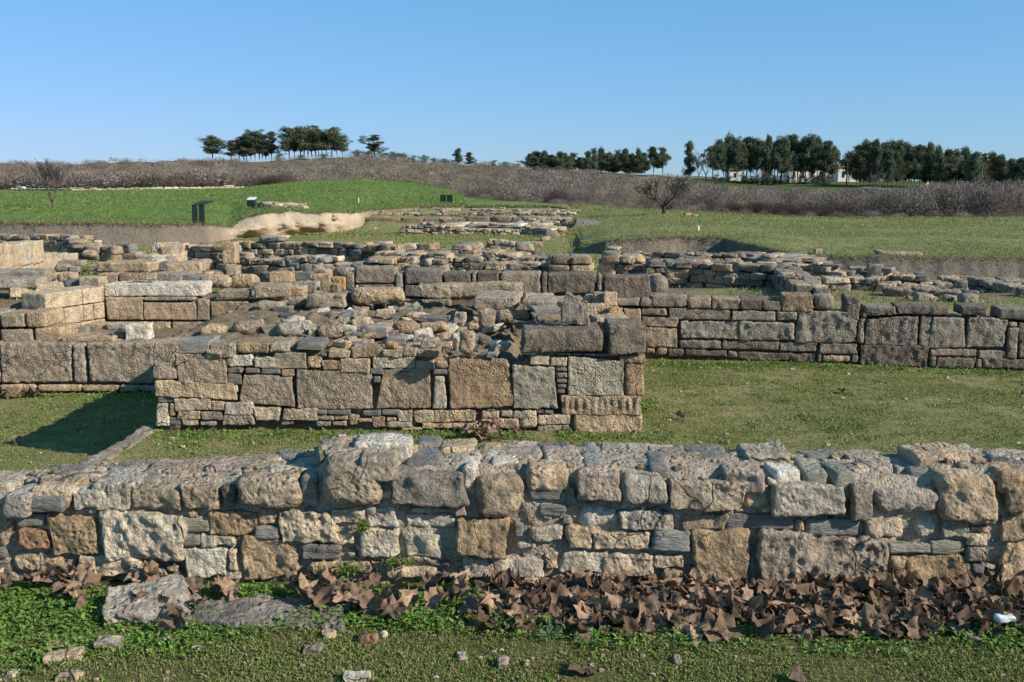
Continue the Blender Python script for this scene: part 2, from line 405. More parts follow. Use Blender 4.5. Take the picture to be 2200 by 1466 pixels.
def field_sheet():
    pts = [Bv[-1]]; n = 150
    for t in np.linspace(0, 1, n)[1:]:
        y0 = Bv[-1][:,1]; y = y0*(2600/y0)**(t**1.12); x = SL*y; z = field_z(US, y)
        w = np.clip(t*6, 0, 1); z = z*w+(1-w)*Bv[-1][:,2]
        z = z+smooth_noise2(x, y, 9, 12)*np.clip((y-y0)/20, 0, 1)*np.where(y < 240, .12, .9)*np.where(y > 500, .3, 1)+smooth_noise2(x, y, 1.6, 13)*.05*np.clip((y-y0)/3, 0, 1)
        pts.append(np.stack([x,y,z], 1))
    return np.array(pts)
FV = field_sheet()
x, y = FV[:,:,0], FV[:,:,1]; u2 = np.broadcast_to(US[None], x.shape)
ye = np.interp(u2, *np.array(EDGE).T)
lush = np.array([.11,.165,.042]); dry = np.array([.17,.175,.07]); scrubg = np.array([.14,.12,.08]); verge = np.array([.13,.125,.055]); wood = np.array([.07,.085,.03])
def sstep(a, b, v): t = np.clip((v-a)/(b-a), 0, 1); return t*t*(3-2*t)
w_r = sstep(900, 1350, u2)[...,None]
nz = smooth_noise2(x, y, 12, 21)
w_r = np.clip(w_r+.25*nz[...,None]*w_r, 0, 1)
c = lush*(1-w_r)+dry*w_r
wr2 = ((1-sstep(1240, 1330, u2))*sstep(1180, 1230, u2))[...,None]; c = c*(1-wr2)+np.array([.15,.15,.06])*wr2
wv = (1-sstep(.5, 4.5, y-FV[0][None,:,1]+nz*3))[...,None]; c = c*(1-wv)+verge*wv
ws = sstep(-3, 6, y-ye+nz*5)[...,None]; c = c*(1-ws)+scrubg*ws
grove = (sstep(175, 190, y)*sstep(1480, 1540, u2))[...,None]; c = c*(1-grove)+wood*grove  # dark green grove floor, the trees' shadow band put into its tint
clear = (sstep(160, 166, y)*(1-sstep(184, 190, y))*sstep(1570, 1610, u2)*(1-sstep(1800, 1850, u2)))[...,None]; c = c*(1-clear)+np.array([.10,.19,.02])*clear
tag(mk('meadow', FV.reshape(-1,3), grid_faces(FV.shape[0], len(US)), M['field'], tint=c.reshape(-1,3)), kind='structure')
# ------------------------------------------------------------------ masonry with individually placed blocks
class Face:
    """A wall face: plane through p0 (foot) along direction t (unit, horizontal), leaning back by lean per metre."""
    def __init__(s, p0, p1, lean=0.0, zref=0.0):
        s.o = np.array(p0, float); d = np.array(p1, float)-s.o; d[2] = 0; s.len = np.linalg.norm(d); s.t = d/s.len
        s.n = np.array([s.t[1], -s.t[0], 0])              # towards the viewer
        s.lean = lean; s.z0 = zref
    def hit(s, u, v):
        r = np.array(ray(u, v)); c = np.array([0,0,EYE])
        # plane: (p-o).n + lean*(z-z0) = 0
        a = r@s.n+s.lean*r[2]; b = (c-s.o)@s.n+s.lean*(c[2]-s.z0)
        p = c-r*b/a; return (p-s.o)@s.t, p[2]
    def world(s, q):                                       # local (along, depth(+ = into wall), z)
        q = np.asarray(q, float)
        return s.o*np.array([1,1,0])+q[:,0:1]*s.t-q[:,1:2]*s.n-(s.lean*(q[:,2:3]-s.z0))*s.n+q[:,2:3]*np.array([0,0,1.])
def parse(txt):
    out = []
    for ln in txt.strip().split('\n'):
        for w in ln.split(';'):
            a = w.split()
            if not a or a[0].startswith('#'): continue
            opts = dict(x.split('=') for x in a[6:])
            out.append((a[0], *map(float, a[1:5]), a[5], opts))
    return out
def blocks(face, spec, parent, cell, depth, prot, rnd, gap=0.0, limit=96, seed0=0, lump=.04, rough=.005, jit=.35, cap_cell=None, small='chinking_stones', facet=0.0, shade=1.0):
    """Builds each listed stone as a part of its wall; the smallest beyond the limit go into one part."""
    items = []
    for k, (zm, x0, y0, x1, y1, c, o) in enumerate(spec):
        a, zt = face.hit(*px(zm, (x0+x1)/2, y0)); _, zb = face.hit(*px(zm, (x0+x1)/2, y1))
        l, _ = face.hit(*px(zm, x0, (y0+y1)/2)); r, _ = face.hit(*px(zm, x1, (y0+y1)/2))
        items.append([(r-l)*(zt-zb), l, r, zb, zt, c, o, k])
    order = sorted(range(len(items)), key=lambda i: -items[i][0]); keep = set(order[:limit])
    rest = MB()
    for i, (ar, l, r, zb, zt, c, o, k) in enumerate(items):
        sd = seed0+k; rr = random.Random(sd)
        w = r-l-gap; h = zt-zb-gap
        if w < .012 or h < .008: continue
        sl = c in SLATY
        d = float(o.get('d', depth)); pr = float(o.get('p', prot))*(1 if 'p' in o else rr.uniform(.4, 1.25)); rd = float(o.get('r', rnd*rr.uniform(.7, 1.3)))
        j = jit*min(w, h)*.22; quad = [(rr.uniform(-j,j), rr.uniform(-j,j)*.6) for _ in range(4)]
        if 'q' in o:
            qq = list(map(float, o['q'].split(','))); quad = [(qq[2*i2]*w, qq[2*i2+1]*h) for i2 in range(4)]
        v, f = stone(w, d, h, cell, min(rd, .46*min(w,h)), float(o.get('n', rough))*(.8 if sl else 1), float(o.get('pit', 0 if sl else .0035*(cell/.01)**.3)), lump if 'l' not in o else float(o['l']),
                     sd, quad, 'slate' if sl else 'tuff', ymul=.6, facet=float(o.get('f', facet)))
        if 't' in o:                                       # row of tool cuts along the block
            fr = v[:,1] < -.25*d; gx = np.clip(np.sin(v[:,0]*2*math.pi/.062+.8*np.sin(v[:,0]*21)), -.2, 1); v[:,1] += fr*.011*gx*np.clip(1.2-np.abs(v[:,2]/h)*2.2, 0, 1)
        v = v+np.array([(l+r)/2, d/2-pr, (zb+zt)/2]); t = tint_of(c, sd)*shade
        W = face.world(v)
        if i in keep:
            org = np.array(parent.location)
            ob = mk('slate_block' if sl else 'stone_block', W-org, f, M['slate'] if sl else M[o.get('m','stone')], parent, t)
        else: rest.add(W, f, t)
    if rest.n: tag(rest.build(small, M['stone'], parent, off=tuple(parent.location)), kind='stuff')
def core(face, l, r, ztop, zbot, depth, name, parent, tint, cell=.02, rec=.03, rough=.012, mat='mortar', rnd=.05, back=None, dip=()):
    """The wall's body between and behind its stones: l..r along, top height given as [(along, z)]."""
    w = r-l; nx = int(min(420, w/cell)); nz = int(max(4, min(60, 1.0/cell))); ny = int(max(4, depth/cell/1.2))
    s, f = lattice(nx, ny, nz)
    X = (s[:,0]+1)/2*w+l; Y = (s[:,1]+1)/2*(depth-rec)+rec; zt = np.interp(X, *np.array(ztop).T)
    if back is not None: zt = zt+(np.interp(X, *np.array(back).T)-zt)*np.clip((Y-rec)/(depth-rec), 0, 1)
    T = (s[:,2]+1)/2
    for a0, a1, d0, d1, dz in dip:
        sm = lambda q, lo, hi: np.clip((q-lo)/.18, 0, 1)*np.clip((hi-q)/.18, 0, 1)
        zt = zt+dz*sm(X, a0, a1)*sm(Y, d0, d1)
    rd = np.clip(1-np.minimum(Y-rec, depth-Y)/rnd, 0, 1)**2
    Z = zbot+T*(zt-rd*rnd*.6-zbot); p = np.stack([X,Y,Z], 1)
    nrm = np.stack([np.where(np.abs(s[:,0])>.999, np.sign(s[:,0]), 0), np.where(np.abs(s[:,1])>.999, np.sign(s[:,1]), 0), np.where(s[:,2]>.999, 1., 0)], 1)
    nrm = nrm/np.maximum(np.linalg.norm(nrm, axis=1, keepdims=True), 1)
    dsp = rough*(fbm(p/.16, 4, 41)*1.3+fbm(p/.035, 3, 42)*.6)
    p = p+nrm*dsp[:,None]
    return mk(name, face.world(p)-np.array(parent.location), f, M[mat], parent, np.array(tint))
# ---- 1. the low mortared wall across the front
F_SPEC = parse('''
A 60 478 435 585 slate p=.05 ; A 465 455 838 582 pale ; A 850 440 1158 578 tuff ; A 1168 425 1418 572 tuff ; A 1425 425 1510 568 dark ; A 1533 345 1925 562 tuff p=.06 r=.05
A 1938 360 2030 555 blue ; B 112 205 482 508 tuff p=.07 r=.06 l=.08 ; A -60 560 122 825 tan r=.05 ; A 105 597 295 692 green ; A 130 692 322 825 rust ; A 308 600 652 862 ochre
A 655 583 1168 908 pale pit=.013 r=.02 p=.04 f=.04 ; A 1150 625 1342 722 green ; A 1340 585 1642 732 ochre ; A 1172 735 1278 808 green ; A 1285 735 1518 815 pale ; A 1655 570 1782 672 tan
A 1633 680 1783 770 blue ; A 1788 578 2155 788 cream pit=.011 f=.03 ; B 172 525 372 622 cream ; A 70 835 502 1005 tan r=.06 ; A -40 828 52 890 slate ; A -60 895 66 1040 slate ; A 505 870 935 1012 cream
A 1192 820 1452 1005 white ; A 1460 820 1527 975 cream ; A 1532 758 1928 1025 ochre pit=.006 ; B 0 732 235 822 slate ; B 25 832 402 915 tan
B 532 318 968 506 darkgrey p=.05 ; B 1013 312 1302 572 tuff p=.05 r=.05 ; B 1325 362 1532 486 slate ; B 1385 502 1560 572 slate ; B 1547 402 1622 500 darkgrey ; B 1610 290 1882 478 pink p=.05
B 1878 322 2162 492 ash p=.06 r=.04 ; C 98 362 548 526 tuff p=.05 ; B 368 520 562 642 white ; B 600 560 892 652 pale ; B 640 515 870 558 pale ; B 892 507 972 572 pink
B 172 672 312 740 cream ; B 345 642 582 812 pale ; B 580 662 822 812 pale ; B 898 590 1232 802 ochre pit=.006 p=.055 ; B 1240 602 1312 702 slate ; B 1330 630 1532 718 pale ; B 1250 722 1382 772 pale
B 1628 502 1898 652 white r=.06 ; B 1880 540 2200 657 ash ; B 1558 632 1712 768 tan ; B 1715 662 2048 778 cream ; C 2 662 222 782 blue ; B 958 817 1422 945 pale l=.09 ; B 1422 782 1512 892 tan
B 1528 772 1792 905 pale l=.09 ; B 1790 783 2100 935 cream l=.1 ; B 488 862 792 935 cream ; B 405 835 600 858 brown ; C 552 392 690 522 tan ; C 690 382 1118 552 ash p=.055 ; C 1165 375 1297 577 grey p=.05
C 1308 392 1702 552 pink p=.05 r=.05 ; C 1692 318 2042 612 tan p=.05 r=.04 l=.06 ; C 0 540 132 652 green ; C 165 560 440 657 brown ; C 440 560 838 657 slate ; C 840 582 906 668 tan
C 910 587 1228 692 blue r=.02 ; C 1250 587 1492 697 cream ; C 1533 587 1677 702 white r=.05 ; C 1703 590 1862 707 ash ; C 1870 622 1997 672 tan ; C 1860 680 1982 748 cream
C 1385 727 1645 797 green ; C 1640 722 1852 802 green ; C 1852 760 1977 842 grey ; C 238 665 562 1010 ochre pit=.001 r=.02 ; C 608 680 1397 1060 tuff pit=.012 r=.02 p=.045 f=.04 ; C 0 797 197 880 cream
C 60 885 192 960 tan ; C 1400 812 1500 885 tan ; C 1450 802 1892 1050 ochre q=.14,0,0,0,-.02,.02,.02,0 ; C 1880 852 1962 922 slate ; C 2060 372 2290 525 brown p=.06 ; C 2052 562 2290 722 tan
C 2042 742 2260 945 tan ; C 1985 330 2060 360 tan ; B 310 830 395 880 tan ; C 2060 950 2260 1040 tan ; C 560 600 600 640 brown''')
FF = Face(G(0,1250,0), G(2200,1260,0), lean=.06, zref=0.0)
front = empty('stone_wall', tuple(FF.o+FF.t*2.0), 'low mortared rubble wall across the front with a bank of brown leaves at its foot', 'wall')
ZTOP = []
for u_, v_ in ((-140,1070),(0,1068),(60,1058),(150,1052),(300,1050),(420,1047),(520,1030),(650,1025),(682,1012),(700,985),(830,985),(850,1012),(1000,1010),(1200,1012),(1400,1014),(1600,1018),(1850,1026),(1990,1028),(2020,1008),(2140,1012),(2160,1018),(2400,1022)):
    ZTOP.append(FF.hit(u_, v_))
core(FF, ZTOP[0][0], ZTOP[-1][0], ZTOP, -.12, .42, 'mortar_core', front, (.345,.285,.215), cell=.011, rec=.013, rough=.022, rnd=.06)
# back half of the wall, down to the lower excavated ground
core(FF, ZTOP[0][0], ZTOP[-1][0], [(a, -.03) for a, _ in ZTOP], -.75, .40, 'footing', front, (.36,.30,.22), cell=.05, rec=.1, rough=.02)
blocks(FF, F_SPEC, front, .0078, .16, .019, .012, gap=.004, limit=95, seed0=100, lump=.05, rough=.012, jit=.6, facet=.065)
_rc = []
for (zm, x0, y0, x1, y1, c_, o) in F_SPEC:
    l_, zt_ = FF.hit(*px(zm, x0, y0)); r_, zb_ = FF.hit(*px(zm, x1, y1)); _rc.append((l_, r_, zb_, zt_))
chips = MB(); rc = random.Random(8)
for i in range(5200):                                     # small chips packed into the joints, and crumbs on the wall top
    if chips.n > 0 and len(chips.v) > 520: break
    a_ = rc.uniform(0, FF.len); ztl_ = float(np.interp(a_, *np.array(ZTOP).T)); w_ = rc.uniform(.010,.045); h_ = w_*rc.uniform(.35,.8)
    onf = i % 2
    if onf:
        z_ = rc.uniform(.03, ztl_-.02)
        if any(l_-.3*w_ < a_ < r_+.3*w_ and zb_-.2*h_ < z_ < zt_+.2*h_ for l_, r_, zb_, zt_ in _rc): continue
        q_ = (a_, .006, z_)
    else:
        if rc.random() < .75: continue
        q_ = (a_, rc.uniform(.05,.38), ztl_+.004)
    v, f = stone(w_, w_*.8, h_, max(.006, w_/5), .004, .004, 0, .15, 9000+i, [(rc.uniform(-.2,.2)*w_, rc.uniform(-.2,.2)*h_) for _ in range(4)], facet=.08)
    chips.add(FF.world(v+np.array(q_)), f, tint_of(rc.choice(['tan','tuff','grey','pale','slate','cream','brown','green']), i, .2))
tag(chips.build('joint_chips', M['stone'], front, off=tuple(front.location)), kind='stuff')
T_SPEC = parse('''
A 780 282 950 352 grey ; A 930 255 1382 372 tuff h=.08 ; A 1288 265 1650 342 pink ; A 570 342 850 452 ash h=.07 ; A 392 347 560 418 tan ; A 200 415 440 472 cream ; A -60 392 80 450 pale ; A 850 378 1000 418 slate
A 0 440 190 520 ash ; A 1100 345 1290 385 tan ; A 640 420 860 455 grey ; B 70 142 222 202 grey h=.09 ; B 285 117 635 188 white h=.09 ; B 665 132 800 178 slate ; B 580 192 812 280 slate ; B 822 142 1012 212 tan h=.07 ; B 1030 167 1202 230 tan ; B 1210 167 1402 240 pink
B 900 217 1042 272 pale ; B 1050 207 1152 258 white ; B 1120 242 1292 285 white ; B 955 282 1042 307 white ; B 1410 182 1652 258 pink h=.07 ; B 1650 172 1740 222 blue ; B 1742 170 2072 226 ash ; B 1660 222 1812 284 blue
B 1838 232 2022 290 ash ; B 2060 227 2192 307 slate h=.06 ; C 40 192 217 240 pink ; C 220 187 502 250 slate ; C 520 162 880 268 ash h=.12 ; C 900 207 1142 250 slate ; C 1165 207 1442 250 ash ; C 420 272 682 340 grey
C 690 292 862 335 white ; C 910 252 1062 340 green ; C 1060 272 1212 348 green ; C 1260 257 1422 312 pink ; C 1535 262 1692 330 blue ; C 1530 178 1892 262 tan h=.10 ; C 2010 217 2260 260 ash ; C 2050 280 2230 340 brown
B 1300 285 1580 320 tan ; B 300 210 560 260 grey''')
topst = 0
for k, (zm, x0, y0, x1, y1, c_, o) in enumerate(T_SPEC):
    um, vm = px(zm, (x0+x1)/2, (y0+y1)/2); al, _ = FF.hit(um, vm+15); zt = np.interp(al, *np.array(ZTOP).T)+.0
    h = float(o.get('h', .05)); zt2 = zt+(h-.05)*.3-.017
    a = G(*px(zm, x0, y1), zt); b = G(*px(zm, x1, y1), zt); cpt = G(*px(zm, (x0+x1)/2, y0), zt2+.01)
    w = (b[0]-a[0])*.97; d = max(.05, min(.24, cpt[1]-a[1])); sl = c_ in SLATY
    v, f = stone(w, d, h+.05, .010, .02, .006, 0 if sl else .003, .10, 700+k, [(random.uniform(-.02,.02), 0) for _ in range(4)], 'slate' if sl else 'tuff')
    rz = random.uniform(-.12, .12); R_ = np.array([[math.cos(rz),-math.sin(rz),0],[math.sin(rz),math.cos(rz),0],[0,0,1]])
    v = v@R_.T+np.array([(a[0]+b[0])/2, a[1]+d/2, zt2+.012-h/2])
    mk('top_slab' if sl else 'top_stone', v-np.array(front.location), f, M['slate'] if sl else M['stone'], front, tint_of(c_, 700+k))
paving = MB(); rpv = random.Random(77)                     # flat stones bedded flush in the wall top
for i in range(150):
    a_ = rpv.uniform(0, FF.len); ztl_ = float(np.interp(a_, *np.array(ZTOP).T)); w_ = rpv.uniform(.05,.16); d_ = w_*rpv.uniform(.4,.8); c_ = rpv.choice(['slate','grey','ash','blue','pale','tuff','green','tan'])
    v, f = stone(w_, d_, .05, .011, .008, .006, 0 if c_ in SLATY else .002, .12, 9600+i, [(rpv.uniform(-.2,.2)*w_, 0) for _ in range(4)], facet=.05); g_ = rpv.uniform(-.5,.5)
    v = v@np.array([[math.cos(g_),math.sin(g_),0],[-math.sin(g_),math.cos(g_),0],[0,0,1]]); paving.add(FF.world(v+np.array([a_, rpv.uniform(.09,.36), ztl_-.021+rpv.uniform(0,.014)])), f, tint_of(c_, i, .15))
tag(paving.build('top_paving', M['stone'], front, off=tuple(front.location)), kind='stuff')
# ---- 2. the projecting platform of big blocks
P_SPEC = parse('''
F 95 420 255 672 tuff ; F 250 502 590 700 tuff q=.02,0,.03,0,-.05,0,0,0 ; F 250 420 472 502 blue ; F 475 437 655 502 grey ; F 655 430 877 499 ochre ; F 880 427 1012 496 grey ; F 1060 425 1240 482 slate
F 108 680 655 808 tan q=0,.12,.01,-.06,-.03,-.1,0,0 ; F 557 515 617 587 grey ; F 613 512 762 592 white ; F 773 530 922 597 pale ; F 908 492 1122 606 tuff ; F 595 595 697 632 dark ; F 713 595 812 636 slate
F 825 601 945 641 slate ; F 955 606 1047 656 brown ; F 597 636 690 712 slate ; F 628 711 667 762 white ; F 665 640 1048 865 tuff q=.01,.14,0,0,-.01,-.08,.12,0 ; F 1058 607 1572 880 tuff q=0,.02,0,0,0,-.08,0,0
F 1588 603 1967 880 tuff q=0,0,0,0,0,0,.16,0 ; F 1975 652 2080 875 pale q=-.02,0,0,0,-.2,0,.15,0 r=.02 ; F 1138 520 1227 602 tan ; F 1225 547 1362 616 brown ; F 1353 537 1552 632 tan ; F 1573 526 1862 602 pale ; F 1863 551 1987 606 tan ; F 1995 556 2087 606 tan
F 1558 600 1642 642 slate ; F 1980 608 2076 646 slate ; F 1575 655 1625 702 slate ; F 1270 476 1422 531 tan ; F 1423 457 1642 531 brown ; F 1643 472 1777 527 tan ; F 1778 462 1870 522 tan ; F 1868 467 2032 527 brown ; F 1223 500 1270 526 slate
F 122 782 232 832 slate ; F 113 836 202 992 pale ; F 238 800 477 886 cream ; F 483 821 582 887 cream ; F 578 832 772 917 pale ; F 773 865 947 962 cream ; F 968 871 1197 952 cream ; F 250 887 407 947 tan ; F 410 892 557 952 grey
F 204 836 240 925 tan ; F 202 932 282 987 slate ; F 286 937 402 987 tan ; F 410 955 522 990 grey ; F 560 918 772 985 grey ; F 955 955 1042 985 tan ; F 1193 880 1270 911 slate ; F 1272 880 1427 914 slate ; F 1195 917 1312 952 grey ; F 1316 917 1407 952 tan
F 1410 917 1477 987 tan ; F 1480 938 1570 967 tan ; F 1500 885 1632 922 slate ; F 1637 881 1757 922 slate ; F 1573 924 1662 1000 brown ; F 1664 932 1737 957 tan ; F 1743 886 1847 967 cream ; F 1848 887 1987 977 cream ; F 1300 957 1397 990 tan ; F 1195 957 1292 990 grey ; F 1664 960 1840 1000 pink
G 413 882 707 967 tan ; G 518 556 942 880 brown r=.02 ; G 948 587 1247 882 ash q=0,.02,.02,0,-.06,0,0,0 pit=.008 ; G 1318 516 1697 787 ash q=0,0,0,0,0,-.12,0,0 ; G 1700 560 1838 792 ochre r=.03 ; G 1283 782 1827 917 tan pit=.003 r=.012 t=1 ; G 1348 912 1812 1045 tan pit=.002 r=.015
G 1000 335 1568 492 dark r=.025 p=.06 d=.5 ; G 1574 310 1846 502 dark r=.02 p=.06 d=.5 ; G 1058 516 1197 582 cream ; G 1203 526 1317 587 cream ; G 1660 512 1842 566 brown ; G 1000 492 1122 511 white ; G 1250 494 1340 513 slate ; G 1342 498 1417 516 slate ; G 1418 498 1502 516 slate ; G 1504 502 1655 521 slate
G 1240 596 1312 622 slate ; G 1240 626 1312 668 brown ; G 1240 673 1312 702 slate ; G 1245 704 1312 737 slate ; G 1250 740 1302 772 slate ; G 735 892 857 942 tan ; G 863 886 947 932 grey ; G 950 887 1012 937 pink ; G 998 887 1107 1007 cream r=.03 ; G 1113 912 1337 982 cream
G 733 942 992 1010 tan ; G 1110 985 1332 1035 pink ; G 330 970 702 1010 tan ; G 773 877 827 891 slate ; G 1105 881 1157 908 slate ; G 1160 886 1222 911 slate ; G 200 1000 330 1020 tan''')
YP = 8.6
PF = Face((XU(333,YP,800), YP, 0), (XU(1380,YP,800), YP, 0), lean=.02, zref=-.55)
plat = empty('stone_platform', tuple(PF.o+PF.t*2.1+np.array([0,0,-.55])), 'projecting platform wall of big dressed blocks with loose rubble lying on its top', 'wall')
W_P = PF.len
def pa(zm, x, y): return PF.hit(*px(zm, x, y))
PZ = [pa('F',100,425),pa('F',700,440),pa('F',1250,480),pa('F',1650,478),pa('F',2000,490),pa('G',490,570),pa('G',640,600),pa('G',960,600),pa('G',1060,520),pa('G',1120,350),pa('G',1840,350)]
PZ = [(a, z-.01) for a, z in PZ]
zr = ZV(660, 11.8)
core(PF, .02, W_P-.03, PZ, -.95, 3.55, 'rubble_core', plat, (.26,.21,.15), cell=.03, rec=.045, rough=.055, mat='rubble_soil', rnd=.04, back=[(0,.22),(W_P*.5,.16),(W_P*.62,.13),(W_P,.2)], dip=[(3.12,4.05,.06,1.75,-.26)])
blocks(PF, P_SPEC, plat, .0125, .34, .02, .012, gap=.002, limit=97, seed0=1000, lump=.035, rough=.009, jit=.5, facet=.035)
def side_course(face_pts, zb, zt, n, seed, parent, col=('tuff','tan','grey')):  # plain courses on the sides that the picture does not show
    f_ = Face(*face_pts); z = zb
    mb = MB(); rr = random.Random(seed)
    while z < zt-.05:
        h = min(rr.uniform(.2,.34), zt-z); s_ = .03
        while s_ < f_.len-.1:
            w = min(rr.uniform(.35,.8), f_.len-.03-s_)
            if w < .1: break
            v, q = stone(w-.012, .3, h-.012, .04, .02, .008, .003, .03, seed+mb.n)
            mb.add(f_.world(v+np.array([s_+w/2, .13, z+h/2])), q, tint_of(rr.choice(col), seed+mb.n)); s_ += w
        z += h
    return tag(mb.build('side_masonry', M['stone'], parent, off=tuple(parent.location)), kind=None)
xl, xr = PF.o[0], PF.o[0]+W_P
side_course(((xr,8.95,0),(xr+.02,12.2,0)), -.6, .3, 0, 5000, plat)
side_course(((xl,12.1,0),(xl-.02,8.95,0)), -.95, .14, 0, 6000, plat)
# ---- 3. long ashlar wall behind the right lawn
E_SPEC = parse('''
G 1645 132 1806 186 grey ; G 1810 132 1890 190 tuff ; G 1695 192 1810 292 tuff ; G 1814 192 1988 248 tuff ; G 1640 190 1690 250 tuff ; G 1814 252 2066 324 tuff ; G 1838 326 2066 460 tuff ; G 1848 462 1908 505 tan ; G 1912 462 1988 510 tuff ; G 1990 466 2110 516 dark
E 5 515 211 581 grey ; E 215 520 356 586 tuff ; E 357 526 521 593 tuff ; E 523 530 651 598 dark ; E 653 541 765 601 dark ; E 757 505 956 605 brown ; E 960 503 1076 602 grey r=.05 ; E 97 588 465 656 grey ; E 468 597 731 659 grey ; E 733 604 859 659 grey ; E 163 656 511 773 ash pit=.01 ; E 514 661 851 779 ash pit=.01
E 852 606 1212 790 ash pit=.012 ; E 1142 515 1232 656 dark ; E 1215 646 1260 796 grey ; E 1255 622 1581 811 darkgrey pit=.012 q=0,0,0,0,0,0,0,-.16 ; E 1581 629 1651 811 grey ; E 1651 631 1860 822 grey ; E 1861 632 2102 826 grey q=0,0,-.03,.05,0,-.1,0,0 ; E 2104 661 2161 696 grey ; E 2100 700 2161 886 grey ; E 2168 661 2330 891 dark
E 163 773 411 826 grey ; E 412 776 756 833 dark ; E 757 781 979 841 darkgrey ; E 980 789 1216 856 darkgrey ; E 1228 806 1641 930 dark pit=.014 ; E 1641 822 1920 869 tuff ; E 1930 829 2096 886 grey ; E 195 826 446 872 dark ; E 450 833 506 882 grey ; E 507 841 976 898 dark pit=.012 ; E 976 847 1006 905 grey
E 1006 857 1176 905 tan ; E 1180 857 1223 907 grey ; E 1640 865 1681 930 grey ; E 1683 872 1911 940 dark pit=.012 ; E 1915 882 1951 938 grey ; E 1955 882 2330 948 dark pit=.012 ; E 1255 572 1441 621 darkgrey ; E 1441 570 1761 627 dark ; E 1828 570 1982 626 dark ; E 2050 587 2330 652 darkgrey
E 1380 582 1440 620 dark ; E 96 820 190 872 dark ; E 1262 602 1360 630 tan ; E 1233 610 1270 645 dark''')
EF = Face(G(1340,772,-.55), G(2200,797,-.55))
ewall = empty('ashlar_wall', tuple(EF.o+EF.t*2.5), 'long dark ashlar wall of weathered blocks rising behind the lawn', 'wall')
core(EF, -.05, EF.len+1.2, [(0,.05),(EF.len*.5,.10),(EF.len*.62,-.02),(EF.len+1.2,-.02)], -.8, .55, 'rubble_core', ewall, (.2,.165,.12), cell=.05, rec=.07, rough=.03, mat='rubble_soil')
blocks(EF, E_SPEC, ewall, .021, .36, .02, .017, gap=.008, limit=98, seed0=2000, shade=.93, lump=.035, rough=.012, jit=.4, facet=.04)
# ---- 4. row of upright blocks behind the platform
D_SPEC = parse('''
D 125 396 185 521 tuff pit=0 n=.002 ; D 185 371 446 476 tuff ; D 185 479 216 556 white ; D 217 479 443 561 darkgrey pit=0 n=.002 r=.008 ; D 444 404 498 558 ash ; D 500 381 749 480 darkgrey ; D 500 482 741 562 darkgrey pit=0 n=.002 r=.008 ; D 750 401 926 526 dark pit=.008 ; D 928 399 963 526 grey ; D 965 399 1106 526 dark
D 1108 401 1371 541 tuff ; D 1373 411 1416 541 dark ; D 1418 406 1726 546 dark pit=.01 ; D 1728 416 1766 526 grey ; D 1770 421 2082 572 dark pit=.008 ; D 490 565 546 620 grey ; D 545 570 800 625 tuff''')
DF = Face((XU(742,12.7,620), 12.7, 0), (XU(1400,12.45,620), 12.45, 0))
dwall = empty('block_wall', tuple(DF.o+DF.t*1.8+np.array([0,0,.05])), 'row of upright dark blocks standing behind the rubble platform', 'wall')
core(DF, .03, DF.len-.03, [(0,.42),(DF.len,.36)], -.1, .34, 'rubble_core', dwall, (.17,.14,.11), cell=.05, rec=.06, mat='rubble_soil', rough=.02)
blocks(DF, D_SPEC, dwall, .022, .36, .02, .02, gap=.012, seed0=3000, shade=.88, lump=.03, rough=.008, jit=.3)
# ---- 5. left wall beside the platform
L_SPEC = parse('''
L -330 852 -6 1110 tuff ; L 0 852 458 1110 tuff pit=.014 r=.03 n=.012 ; L 458 852 545 1115 grey r=.04 ; L 556 846 1010 1112 tuff pit=.014 r=.03 n=.012 ; L -300 1115 -4 1180 tuff ; L 0 1115 231 1172 tan ; L 235 1118 521 1168 tan ; L 520 1121 760 1168 tan ; L 762 1121 1010 1168 grey''')
LY = G(100,843,-.86)[1]
LF = Face((XU(-120,LY,800), LY, 0), (XU(340,LY,800), LY, 0))
lwall = empty('ashlar_wall', tuple(LF.o+LF.t*1.5+np.array([0,0,-.86])), 'wall of rough upright slabs beside the platform, half in shadow', 'wall')
ztl = ZV(735, LY)-.02
core(LF, 0, LF.len+.3, [(0,ztl),(LF.len+.3,ztl)], -1.05, 1.3, 'rubble_core', lwall, (.33,.26,.18), cell=.045, rec=.07, mat='rubble_soil', rough=.02)
blocks(LF, L_SPEC, lwall, .02, .36, .02, .03, gap=.012, seed0=3300, lump=.03, rough=.010, jit=.2)
# the step of blocks above it
L2_SPEC = parse('''L -320 660 -4 757 tuff ; L 0 662 160 757 tuff ; L 162 652 302 757 tan ; L -320 765 -4 850 tuff ; L 0 765 208 852 tuff ; L 214 752 396 852 tan''')
L2F = Face((XU(-120,LY+.22,700), LY+.22, 0), (XU(140,LY+.22,700), LY+.22, 0))
l2 = empty('block_wall', tuple(L2F.o+L2F.t*.8+np.array([0,0,ztl])), 'two courses of sunlit end blocks set back on the slab wall', 'wall')
blocks(L2F, L2_SPEC, l2, .02, .5, .01, .03, gap=.01, seed0=3400, lump=.03, rough=.009, jit=.2)
